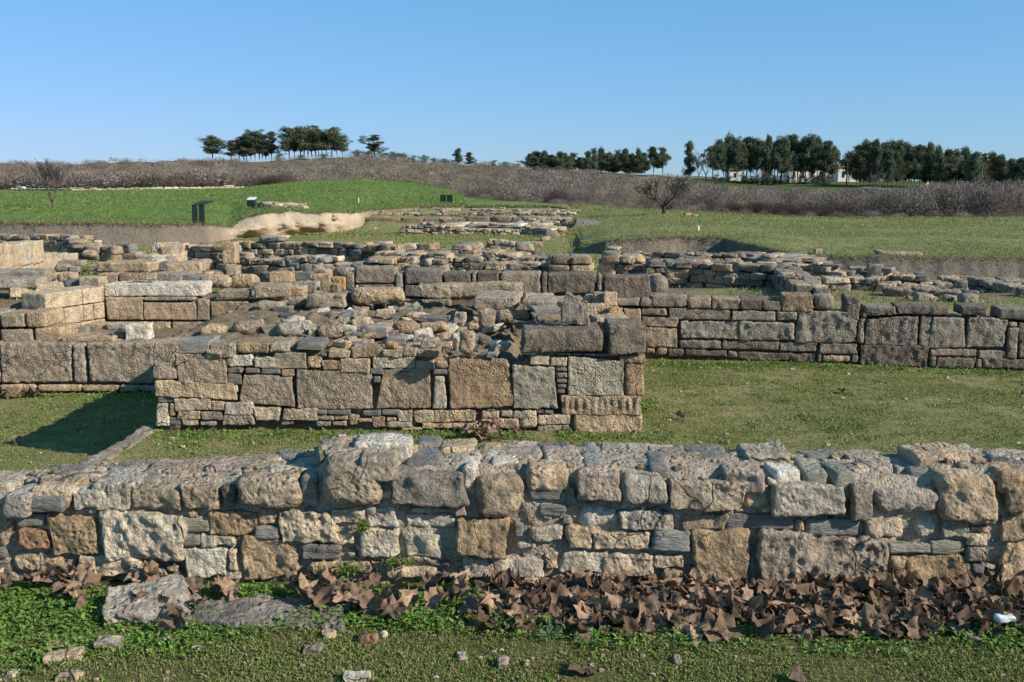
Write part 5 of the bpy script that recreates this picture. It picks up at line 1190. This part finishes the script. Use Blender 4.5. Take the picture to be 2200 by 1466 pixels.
def tree(kind, u, vt, Y, wpx, label, group=None, name='pine_tree', cat='pine tree', zf=None):
    a, b = VAR[kind]; z = float(field_z(u, Y))-.1 if zf is None else zf; x = (u-1100)/FPX/1.01*Y
    h = EYE+float(ratio(vt))*Y-z; r = empty(name, (x,Y,z), label, cat, group)
    w0 = {'open':.62,'tall':.46,'rusty':.5,'full':.55,'cypress':.20,'shrub':1.3}[kind[0]]*1.12; sx = max(.45, min(2.2, wpx/FPX*Y/(h*w0)))
    rz = rt.uniform(0, 6.28)
    for o in (a, b):
        c = o.copy(); COL.objects.link(c); c.parent = r; c.scale = (h*sx, h*sx, h/.97); c.rotation_euler = (0,0,rz)
    return r
HG = 'pines on the hill crest'
for u, vt, wpx, kd, lab in ((460,296,44,('open',0),'lone spreading pine standing first on the hill crest'),(500,306,28,('rusty',0),'half dead reddish pine beside the lone first pine'),(518,299,30,('rusty',1),'thin grey brown pine in the near hill clump'),
    (533,294,28,('open',1),'dark pine behind the thin brown pine in the near hill clump'),(551,289,42,('open',2),'broadest dark pine of the near hill clump'),(567,295,34,('open',3),'leaning pine on the far side of the broadest one'),
    (586,288,26,('rusty',2),'sparse pine with a bare top at the end of the near hill clump'),(624,281,38,('open',3),'first pine of the far hill clump overlooking the gap'),(648,279,38,('open',1),'dense pine second in the far hill clump'),
    (665,282,32,('tall',1),'narrow pine third in the far hill clump'),(682,274,36,('rusty',0),'tallest pine of the hill with reddish lower branches'),(695,285,32,('open',0),'pine directly behind the tallest reddish one'),
    (716,283,40,('open',2),'wide pine near the end of the far hill clump'),(738,297,30,('open',3),'low leaning pine ending the far hill clump'),(806,295,38,('rusty',1),'isolated scraggy pine rising from evergreen shrubs')):
    tree(kd, u, vt-5, 332, wpx*1.28, lab, HG)
for i, (u, vt) in enumerate(((543,298),(560,294),(575,302),(636,284),(657,284),(673,279),(704,283),(727,291),(528,306),(688,281))):
    tree((('open','tall','rusty')[i%3], i%3), u, vt, 336+rt.uniform(-2,6), rt.uniform(30,42), 'dark pine standing within one of the two dense clumps on the hill crest', HG)
for i, (u, vt, w) in enumerate(((602,327,26),(770,323,34),(793,326,36),(818,326,36),(845,327,34),(868,330,34),(890,336,30),(912,334,28),(935,341,30),(955,343,24),(650,333,24),(700,332,22),(1062,346,22),(1085,348,28),(1112,352,24),(1020,350,26))):
    tree(('shrub',i%3), u, vt, 330, w, 'low dark evergreen shrub on the brow of the hill', 'evergreen shrubs on the hill brow', 'evergreen_shrub', 'shrub')
for u, vt, w, k in ((985,320,24,0),(1008,328,22,1)):
    tree(('full',k), u, vt, 326, w, ('bushy pine, the taller of a pair in the middle of the ridge','bushy pine, the shorter of a pair in the middle of the ridge')[k], 'pair of pines on the ridge')
MG = ('dark pine in the long middle grove along the skyline', 'pines of the middle grove')
for i, (u, vt) in enumerate(((1138,331),(1152,326),(1167,326),(1184,334),(1203,327),(1222,337),(1243,339),(1262,326),(1274,321),(1290,320),(1308,328),(1326,325),(1342,321),(1356,331),(1372,322),(1384,330),(1150,338),(1215,342),(1300,334),(1350,336))):
    tree((('full',i%3) if i%3 else ('tall',i%4)), u, vt, 296+rt.uniform(-6,8), rt.uniform(22,32), *MG)
tree(('tall',0), 1402, 317, 300, 30, 'tall pine in the gap at the end of the middle grove', MG[1]); tree(('tall',2), 1422, 319, 300, 28, 'last pine of the middle grove before the bare trees', MG[1])
tree(('full',1), 1478, 306, 270, 30, 'isolated tiered pine beside the bare trees', 'pines of the house grove')
RG = ('dark umbrella pine in the grove before the white houses', 'pines of the house grove')
for i, (u, vt, w) in enumerate(((1540,299,34),(1562,294,38),(1580,301,28),(1603,297,40),(1624,297,36),(1668,300,34),(1686,299,36),(1703,292,38),(1720,294,36),(1736,296,38),(1753,298,38),(1770,305,36),(1786,313,30),(1592,312,30),(1650,316,34),(1712,308,38),(1740,310,38),(1765,318,34),(1678,315,34))):
    tree((('open','tall')[i%2], i%4), u, vt, 262+rt.uniform(-8,6), w, *RG)
tree(('cypress',0), 1646, 291, 258, 16, 'slim dark cypress rising above the pines', None, 'cypress_tree', 'cypress')
BG = ('dark pine in the big dense wood beyond the road', 'pines of the big wood beyond the road')
for i, (u, vt) in enumerate(((1838,313),(1853,303),(1868,309),(1880,304),(1897,309),(1914,307),(1930,305),(1940,309),(1956,315),(1972,314),(1992,309),(2013,318),(2032,323),(2048,323),(2071,321),(2088,329),(2107,330),(2130,331),(2148,335),(2168,343),(2186,341),(2205,346),(2230,350),(2260,350),
    (1846,330),(1875,326),(1905,326),(1925,330),(1950,332),(1985,332),(2005,336),(2040,340),(2062,340),(2095,345),(2120,347),(2155,352),(2190,356))):
    tree((('full',i%3) if i%4 else (('tall',i%4) if i%8 else ('rusty',i%3))), u, vt, 238+rt.uniform(-10,14), rt.uniform(32,44), *BG)
for i in range(26):
    u = 1822+i*15.5+rt.uniform(-5,5); top = np.interp(u, [1820,1850,1940,2000,2100,2230], [318,306,308,316,334,352])
    tree((('tall','full')[i%2], i%3), u, top+rt.uniform(3,16), 252+rt.uniform(-4,20), rt.uniform(34,46), *BG)
for i in range(16):
    u = 1532+i*16.5+rt.uniform(-5,5); tree((('tall','open')[i%2], i%4), u, np.interp(u, [1530,1700,1790], [306,300,318])+rt.uniform(2,14), 274+rt.uniform(-3,10), rt.uniform(30,40), *RG)
for i in range(14):
    u = 1134+i*19+rt.uniform(-6,6); tree(('full', i%3), u, 334+rt.uniform(-6,8), 306+rt.uniform(-3,8), rt.uniform(26,36), *MG)
for i in range(20):
    u = 1535+i*13+rt.uniform(-4,4)
    if 1566 < u < 1590 or 1800 < u < 1830: continue
    tree(('shrub', i%3), u, 380+rt.uniform(-4,3), 268+rt.uniform(-14,4), rt.uniform(14,24), 'low dark bush in the shade of the house grove', 'bushes under the house grove', 'evergreen_shrub', 'shrub')
# bare trees
def bare_tree(u, vt, vfoot, Y, wide, label, seed, col=(.12,.095,.08), levels=5, trunkr=.03, rise=.5, name='bare_tree', fork=.22, n0=6, zf=None):
    rr = random.Random(seed); z = float(field_z(u,Y))-.05; x = (u-1100)/FPX/1.01*Y; h = EYE+float(ratio(vt))*Y-z
    r = empty(name, (x,Y,z), label, 'bare tree'); tr = MB(); cr = MB()
    v, f = tube([(0,0,-.1),(h*.01,0,h*fork*.5),(0,0,h*fork)], [trunkr*h*1.2,trunkr*h,trunkr*h*.9], 8); tr.add(v, f, np.array(col)*.8)
    def grow(p, d, L, rad, lv):
        q = p+d*L*.5+np.array([rr.gauss(0,.06),rr.gauss(0,.06),rr.gauss(0,.03)])*L; e = p+d*L+np.array([rr.gauss(0,.1),rr.gauss(0,.1),.06])*L
        rad2 = max(rad*.62, .012); v, f = tube([p,q,e], [rad,(rad+rad2)/2,rad2], 5 if lv < 2 else 3); (cr).add(v, f, np.array(col)*rr.uniform(.8,1.3))
        if lv >= levels: return
        for k in range(rr.choice([2,3,3]) if lv < levels-1 else 3):
            nd = d+np.array([rr.gauss(0,.5)*wide, rr.gauss(0,.5)*wide, rr.gauss(.12,.28)]); nd /= np.linalg.norm(nd)
            grow(e if k or lv == 0 else q, nd, L*rr.uniform(.6,.85), rad2*.85, lv+1)
    for k in range(n0):
        az = k*6.28/n0+rr.uniform(-.4,.4); d = np.array([math.cos(az)*wide, math.sin(az)*wide, rise+rr.uniform(-.1,.3)]); d /= np.linalg.norm(d)
        grow(np.array([0,0,h*fork*rr.uniform(.85,1)]), d, h*rr.uniform(.22,.30), trunkr*h*.5, 0)
    tr.build('trunk', M['bark'], r); cr.build('branches', M['bark'], r); return r
bare_tree(1426, 366, 463, fieldY(1426,463), 1.0, 'bare spreading tree with a short dark trunk standing on the meadow', 5, (.06,.048,.04), 5, .04, .55, n0=7)
bare_tree(112, 347, 446, fieldY(112,446), .42, 'slender bare tree with upright grey twigs on the green field', 8, (.11,.09,.08), 5, .026, .9, fork=.12, n0=6)
bare_tree(1515, 322, 372, 268, .5, 'pale bare tree between the tiered pine and the house grove', 12, (.19,.15,.14), 4, .02, .8)
bare_tree(1500, 330, 372, 275, .5, 'smaller bare tree next to the pale bare tree', 13, (.17,.14,.13), 4, .02, .8)
bare_tree(1885, 368, 413, 168, .5, 'bare rounded tree in front of the big wood', 15, (.15,.12,.115), 4, .025, .7)
bare_tree(1630, 354, 380, 240, .9, 'bare wide tree before the white houses', 16, (.17,.13,.12), 4, .02, .5)
bare_tree(518, 330, 398, 226, .6, 'bare tall shrub below the near hill clump', 17, (.18,.15,.14), 4, .015, .9)
bare_tree(248, 337, 352, 318, .7, 'small bare round tree on the flat skyline', 18, (.19,.15,.14), 4, .02, .7)
# ------------------------------------------------------------------ leafless scrub
rng = np.random.default_rng(77)
def bush(n, seed, w=.045):
    r_ = np.random.default_rng(seed); th = r_.uniform(0,6.28,n); ph = np.arccos(r_.random(n)**.6); rad = r_.uniform(.25,1,n)**.5
    d = np.stack([np.sin(ph)*np.cos(th), np.sin(ph)*np.sin(th), np.cos(ph)], 1); p = d*rad[:,None]*np.array([1,1,1.0])
    a = d*.8+np.array([0,0,.35])+r_.normal(0,.5,(n,3)); a /= np.linalg.norm(a,axis=1,keepdims=True); L = r_.uniform(.08,.22,n)*(.75 if n > 900 else 1)
    s = np.cross(a, r_.normal(0,1,(n,3))); s /= np.linalg.norm(s,axis=1,keepdims=True); ww = w*r_.uniform(.5,1.2,n)
    b = p-a*L[:,None]*.6; b[:,2] = np.maximum(b[:,2], 0); t = p+a*L[:,None]*.5
    return np.stack([b-s*ww[:,None], b+s*ww[:,None], t], 1)
BU = {k: [bush(n, 300+i+k*10, w) for i in range(4)] for k, n, w in ((0,950,.010),(1,420,.014),(2,190,.026))}
TW = [(.20,.165,.15),(.245,.205,.18),(.165,.132,.122),(.23,.185,.145),(.19,.16,.152),(.28,.235,.17),(.12,.095,.085),(.16,.15,.10)]
def scrub(name, spots):
    V = []; T = []
    for x, y, z, r, h, lod in spots:
        b = BU[lod][rng.integers(0,4)]; a = rng.uniform(0,6.28); R_ = np.array([[math.cos(a),-math.sin(a),0],[math.sin(a),math.cos(a),0],[0,0,1]])
        v = (b.reshape(-1,3)@R_.T)*np.array([r,r,h])+np.array([x,y,z-.1]); V.append(v)
        c = np.array(TW[rng.integers(0,len(TW))])*rng.uniform(.8,1.2); T.append(np.repeat(c[None]*(1+rng.uniform(-.22,.22,(len(b),1))), 3, 0))
    V = np.concatenate(V); return tag(mk(name, V, np.arange(len(V)).reshape(-1,3), M['twigs'], None, np.concatenate(T), False), kind='stuff')
spots = []
def add_bush(u, y, r, h, lod): spots.append(((u-1100)/FPX/1.01*y, y, float(field_z(u,y)), r, h, lod))
for i in range(1500):                                     # hillside
    u = rng.uniform(-250, 1250); ye_ = float(np.interp(u, *np.array(EDGE).T)); y = ye_+2+(332-ye_)*rng.random()**1.1
    den = float(nz2(np.array([u/3.]), np.array([y]), 26, 88)[0]); front_ = max(0, 1-(y-ye_)/45)
    if rng.random() > np.clip(.62+.9*den+.5*front_, .05, 1): continue
    s = rng.uniform(.8,1.5)*(1+.9*front_*(u < 620)); add_bush(u, y, 2.2*s, 1.55*s, 1 if y < 190 else 2)
for i in range(480):                                      # thick front rank of the far scrub
    u = rng.uniform(-250, 640); y = 224+rng.uniform(0, 22); s = rng.uniform(.8,1.4); add_bush(u, y, 2.2*s, 2.7*s*np.interp(u, [-250,350,560,640], [1.3,1.1,1,.5]), 1)
for i in range(1300):                                     # nearer scrub before the groves
    u = rng.uniform(960, 2500); ye_ = float(np.interp(u, *np.array(EDGE).T)); yend = np.interp(u, [960,1300,1480,1560,1830,1950,2500], [300,280,235,158,158,160,175])
    y = ye_+1.5+(yend-ye_)*rng.random()**1.5
    if float(nz2(np.array([(u-1100)/FPX*y]), np.array([y]), 9, 89)[0]) < -.16 and y > ye_+8: continue
    hh = np.interp(u, [960,1100,1300,1500,1700,1900,2100,2500], [1.5,1.9,2.3,2.2,1.9,2.1,3.0,3.4])*np.interp((y-ye_), [0,60], [1.0,.75]); s = rng.uniform(.55,1.45)
    add_bush(u, y, 1.5*s*(1+(y-ye_)/120), hh*s, 0 if y < 150 else 1)
for i in range(170):                                      # straggling low growth at the border of the scrub
    u = rng.uniform(980, 2300); ye_ = float(np.interp(u, *np.array(EDGE).T)); add_bush(u, ye_+rng.normal(-1.0, 2.2), rng.uniform(.5,1.1), rng.uniform(.35,.95), 0)
scrub('scrub_undergrowth', spots)
spots = []; TW = [(.075,.055,.048),(.095,.072,.06),(.06,.046,.042)]
for i in range(46):
    u = rng.uniform(1560, 1815); ye_ = float(np.interp(u, *np.array(EDGE).T)); add_bush(u, ye_+rng.uniform(-2.5, 1.5), rng.uniform(.9,1.5), rng.uniform(.9,1.6), 0)
for i in range(9): add_bush(rng.uniform(1178, 1215), 134+rng.uniform(-3,3), 1.2, rng.uniform(1.4,2.4), 0)
for i in range(12): add_bush(rng.uniform(560, 640), 222+rng.uniform(-3,3), 2.2, rng.uniform(1.4,2.6), 1)
scrub('dark_brush', spots)
# ------------------------------------------------------------------ things on the meadow
def box(mb, x0,x1,y0,y1,z0,z1, t=(1,1,1)):
    v = np.array([(x,y,z) for x in (x0,x1) for y in (y0,y1) for z in (z0,z1)], float)
    mb.add(v, np.array([(0,1,3,2),(4,6,7,5),(0,4,5,1),(2,3,7,6),(0,2,6,4),(1,5,7,3)]), t); return mb
def lectern(u, Y, label):
    z = float(field_z(u,Y)); x = (u-1100)/FPX/1.01*Y; r = empty('info_lectern', (x,Y,z), label, 'information panel', 'twin info lecterns on the bank')
    k = Y/56.0
    m = MB(); box(m, -.15*k, .15*k, -.03, .03, -.1, .98*k); m.build('stand', M['green_steel'], r, False)
    m = MB(); v = np.array([(-.14*k,.03,-.1),(-.14*k,.30*k,-.1),(-.14*k,.05,.5*k),(-.09*k,.03,-.1),(-.09*k,.30*k,-.1),(-.09*k,.05,.5*k)]); v[:,0] -= .03
    v[:,0] -= np.array([0,.12,0,0,.12,0]); m.add(v, [np.array([(0,1,4,3),(1,2,5,4),(0,3,5,2)]), np.array([(0,2,1),(3,4,5)])]); m.build('brace', M['green_steel'], r, False)
    m = MB(); t_ = .03; a = np.array([(-.16*k,-.06,.96*k),(.16*k,-.06,.96*k),(.62*k,.5*k,1.18*k),(.26*k,.5*k,1.18*k)]); m.add(np.concatenate([a, a+np.array([0,0,t_])]), np.array([(3,2,1,0),(4,5,6,7),(0,1,5,4),(1,2,6,5),(2,3,7,6),(3,0,4,7)])); m.build('panel', M['green_steel'], r, False)
lectern(417, 55.0, 'first of two dark green bent info lecterns on the earth bank'); lectern(432, 55.4, 'second of two dark green bent info lecterns, nearer the pale bank')
def cabinet(u, vt, vf, Y, wpx, label, white, name='info_cabinet', group=None):
    z = EYE+float(ratio(vf))*Y; x = (u-1100)/FPX/1.01*Y; h = EYE+float(ratio(vt))*Y-z; w = wpx/FPX*Y; r = empty(name, (x,Y,z), label, 'information panel', group)
    if white:
        m = MB(); v = np.array([(-w/2*1.1,-.3,-.3),(w/2*1.1,-.3,-.3),(w/2*.9,-.25,h*.75),(-w/2*.9,-.25,h*.75),(-w/2*1.1,.3,-.3),(w/2*1.1,.3,-.3),(w/2*.9,.3,h*.93),(-w/2*.9,.3,h*.93)])
        m.add(v, np.array([(0,1,2,3),(5,4,7,6),(1,5,6,2),(4,0,3,7),(3,2,6,7)])); m.build('stand', M['dark_steel'], r, False)
        m = MB(); a = np.array([(-w/2*.92,-.32,h*.76),(w/2*.98,-.32,h*.76),(w/2*1.12,.35,h*1.0),(-w/2*.8,.35,h*1.0)]); m.add(np.concatenate([a, a+np.array([0,0,.05])]), np.array([(3,2,1,0),(4,5,6,7),(0,1,5,4),(1,2,6,5),(2,3,7,6),(3,0,4,7)])); m.build('panel', M['panel_white'], r, False)
    else:
        m = MB(); box(m, -w/2, w/2, -.03, .03, .03*h, h); m.build('panel', M['dark_steel'], r, False)
        for s in (-1,1):
            m = MB(); box(m, s*w*.42-.04, s*w*.42+.04, .03, .1, -.3, h*.8); m.build('leg', M['dark_steel'], r, False)
cabinet(540, 425, 446, fieldY(540,446), 17, 'dark info cabinet with a sloping white top on the green field', True)
cabinet(952, 419, 437, fieldY(952,437), 12.5, 'first of two dark board panels standing side by side in the dig', False, 'info_board', 'twin dark boards'); cabinet(966, 419, 437, fieldY(966,437), 12, 'second of two dark board panels, next to the scrub', False, 'info_board', 'twin dark boards')
cabinet(330, 393, 404, fieldY(330,405), 9, 'tiny dark board far off at the edge of the scrub', False, 'info_board')
def stake(u, vt, vf, Y, label):
    z = EYE+float(ratio(vf))*Y; x = (u-1100)/FPX/1.01*Y; h = EYE+float(ratio(vt))*Y-z; v, f = tube([(0,0,-.2),(.01,0,h*.5),(0,0,h)], [.045,.045,.04], 8)
    tag(mk('marker_stake', v, f, M['white_paint'], None, None, loc=(x,Y,z)), label, 'stake')
stake(1502, 485, 500, fieldY(1502,500), 'thin white marker stake in the grass below the bare tree'); stake(770, 425, 435, fieldY(770,435), 'thin white marker stake on the green slope')
# small dark earth mounds left standing in the dig
def mound(u, vt, vf, Y, wpx, label, seed, skew):
    z = EYE+float(ratio(vf))*Y; x = (u-1100)/FPX/1.01*Y; h = EYE+float(ratio(vt))*Y-z; w = wpx/FPX*Y
    nx, ny = 36, 20; X, Yy = np.meshgrid(np.linspace(-.5,.5,nx), np.linspace(-.5,.5,ny), indexing='ij')
    prof = np.interp(X, [-.5,-.5+skew,-.38+skew,0.2,.5], [0,.15,1,.7,.0]); d = np.clip(1-(Yy/.5)**2, 0, 1)**.5
    Z = h*prof*d+.07*h*fbm(np.stack([X.ravel()*6, Yy.ravel()*6, 0*X.ravel()], 1), 3, seed).reshape(X.shape)-.1
    f = grid_faces(nx, ny); tag(mk('earth_mound', np.stack([X*w, Yy*w*.8, Z], 2).reshape(-1,3), f, M['bank'], None, (.85,.85,.85), loc=(x,Y,z)), label, 'earth mound')
mound(1265, 464, 486, 74, 80, 'dark wedge of standing earth at the edge of the far dig', 3, .04); mound(1182, 486, 509, 60, 52, 'small pointed earth mound between the far ruins', 4, .22)
# ------------------------------------------------------------------ houses, poles, road
def house(u0, u1, vt, vf, Y, label, roof=True, dep=7, nwin=0):
    z = float(field_z((u0+u1)/2, Y))-.2; x0, x1 = [(u-1100)/FPX/1.01*Y for u in (u0,u1)]; h = EYE+float(ratio(vt))*Y-z-.2; xm = (x0+x1)/2; w = x1-x0
    r = empty('house', (xm,Y,z), label, 'house')
    m = MB(); box(m, -w/2, w/2, 0, dep, -.5, h); m.build('wall', M['plaster'], r, False)
    rf = MB(); e = .4; rh = .8
    v = np.array([(-w/2-e,-e,h+.01),(w/2+e,-e,h+.01),(w/2+e,dep+e,h+.01),(-w/2-e,dep+e,h+.01),(-w/2+1,dep/2,h+rh),(w/2-1,dep/2,h+rh)]); rf.add(v, [np.array([(0,1,5,4),(2,3,4,5),(3,2,1,0)]), np.array([(1,2,5),(3,0,4)])]); rf.build('roof', M['tiles'], r, False)
    for k in range(nwin):
        m = MB(); a = -w/2+w*(k+.5)/nwin; box(m, a-.4, a+.4, -.03, .05, h*.35, h*.75); m.build('window', M['glass_dark'], r, False)
house(1566, 1590, 364, 380, 292, 'small bright white house half hidden behind the grove trunks', nwin=1)
house(1694, 1770, 360, 380, 296, 'long low white house seen between the pine trunks', nwin=4)
house(1798, 1842, 358, 380, 290, 'white house with a red tiled roof beside the utility pole', nwin=2)
def pole(u, vt, Y, label, cross):
    z = float(field_z(u,Y))-.2; x = (u-1100)/FPX/1.01*Y; h = EYE+float(ratio(vt))*Y-z; r = empty('utility_pole', (x,Y,z), label, 'utility pole')
    v, f = tube([(0,0,-.3),(0,0,h*.5),(0,0,h)], [.2,.17,.13], 8); mk('post', v, f, M['wood'], r)
    if cross: m = MB(); box(m, -1.3, 1.3, -.2, -.06, h-.75, h-.5); m.build('crossarm', M['wood'], r, False)
    for s in (-1,0,1):
        if cross: v, f = tube([(s*1.1,-.13,h-.5),(s*1.1,-.13,h-.2)], [.09,.06], 6); mk('insulator', v, f, M['plastic'], r)
pole(1817, 331, 232, 'wooden utility pole with a crossarm in the gap between the groves', True); pole(2105, 353, 172, 'plain wooden pole standing before the big wood', False)
ru = np.linspace(1850, 2330, 40); yr = np.interp(ru, [1850,1930,2050,2330], [214,190,178,176]); V = []
for u, y in zip(ru, yr):
    for dy in (0, 4.5): V.append(((u-1100)/FPX/1.01*(y+dy), y+dy, float(field_z(u, y+dy))+.45))
i = np.arange(len(ru)-1)*2; tag(mk('road', np.array(V), np.stack([i,i+2,i+3,i+1],1), M['asphalt']), kind='structure')
Y = 176; z = float(field_z(1991,Y)); x = (1991-1100)/FPX/1.01*Y; hs = EYE+float(ratio(397))*Y-z; r = empty('road_sign', (x,Y,z), 'small white and red triangular road sign by the road', 'road sign')
v, f = tube([(0,0,-.3),(0,0,hs)], [.05,.05], 8); mk('post', v, f, M['white_paint'], r)
m = MB(); a = np.array([(-.45,-.06,hs-.1),(.45,-.06,hs-.1),(0,-.06,hs+.75)]); m.add(np.concatenate([a, a+np.array([0,.04,0])]), [np.array([(0,1,2),(5,4,3)]), np.array([(0,3,4,1),(1,4,5,2),(2,5,3,0)])]); pl_ = m.build('plate', M['red'], r, False)
m = MB(); a = np.array([(-.27,-.075,hs+.0),(.27,-.075,hs+.0),(0,-.075,hs+.5)]); m.add(a, np.array([(0,1,2)])); m.build('field', M['white_paint'], pl_, False)
# ------------------------------------------------------------------ camera, sky, sun
cam = bpy.data.cameras.new('camera'); co = bpy.data.objects.new('camera', cam); COL.objects.link(co); SC.camera = co
cam.lens = 35; cam.sensor_width = 36; cam.sensor_fit = 'HORIZONTAL'; cam.clip_start = .05; cam.clip_end = 6000
co.location = (0,0,EYE); co.rotation_euler = (math.pi/2-PITCH, 0, 0)
SUN_EL = math.radians(30); AZ = math.radians(24)          # light travels to -x and a little to +y
d = Vector((-math.cos(AZ)*math.cos(SUN_EL), math.sin(AZ)*math.cos(SUN_EL), -math.sin(SUN_EL)))
sl = bpy.data.lights.new('sun', 'SUN'); so = bpy.data.objects.new('sun', sl); COL.objects.link(so)
sl.energy = 5.0; sl.angle = math.radians(.5); sl.color = (1.0,.915,.80); so.rotation_euler = d.to_track_quat('-Z','Y').to_euler()
w = bpy.data.worlds.new('World'); SC.world = w; w.use_nodes = True; nt = w.node_tree; bg = nt.nodes['Background']
sk = nt.nodes.new('ShaderNodeTexSky'); sk.sky_type = 'NISHITA'; sk.sun_disc = False; sk.sun_elevation = SUN_EL
sk.sun_rotation = math.atan2(-d.x, -d.y)                    # measured from +y towards +x
sk.air_density = 1.0; sk.dust_density = .1; sk.ozone_density = 3.0; sk.altitude = 300
kk = N(nt); sp_ = nt.nodes.new('ShaderNodeSeparateColor'); cb_ = nt.nodes.new('ShaderNodeCombineColor'); nt.links.new(sk.outputs[0], sp_.inputs[0])
for i_, (g_, m_) in enumerate(((.72,.745),(.47,1.775),(.6,2.10))):    # a clear, deep blue winter sky
    nt.links.new(kk.math('MULTIPLY', kk.math('POWER', sp_.outputs[i_], g_), m_), cb_.inputs[i_])
nt.links.new(cb_.outputs[0], bg.inputs[0]); bg.inputs[1].default_value = .10
SC.view_settings.view_transform = 'Standard'; SC.view_settings.look = 'None'; SC.view_settings.exposure = .45; SC.view_settings.gamma = 1
SC.cycles.max_bounces = 5; SC.cycles.use_denoising = True
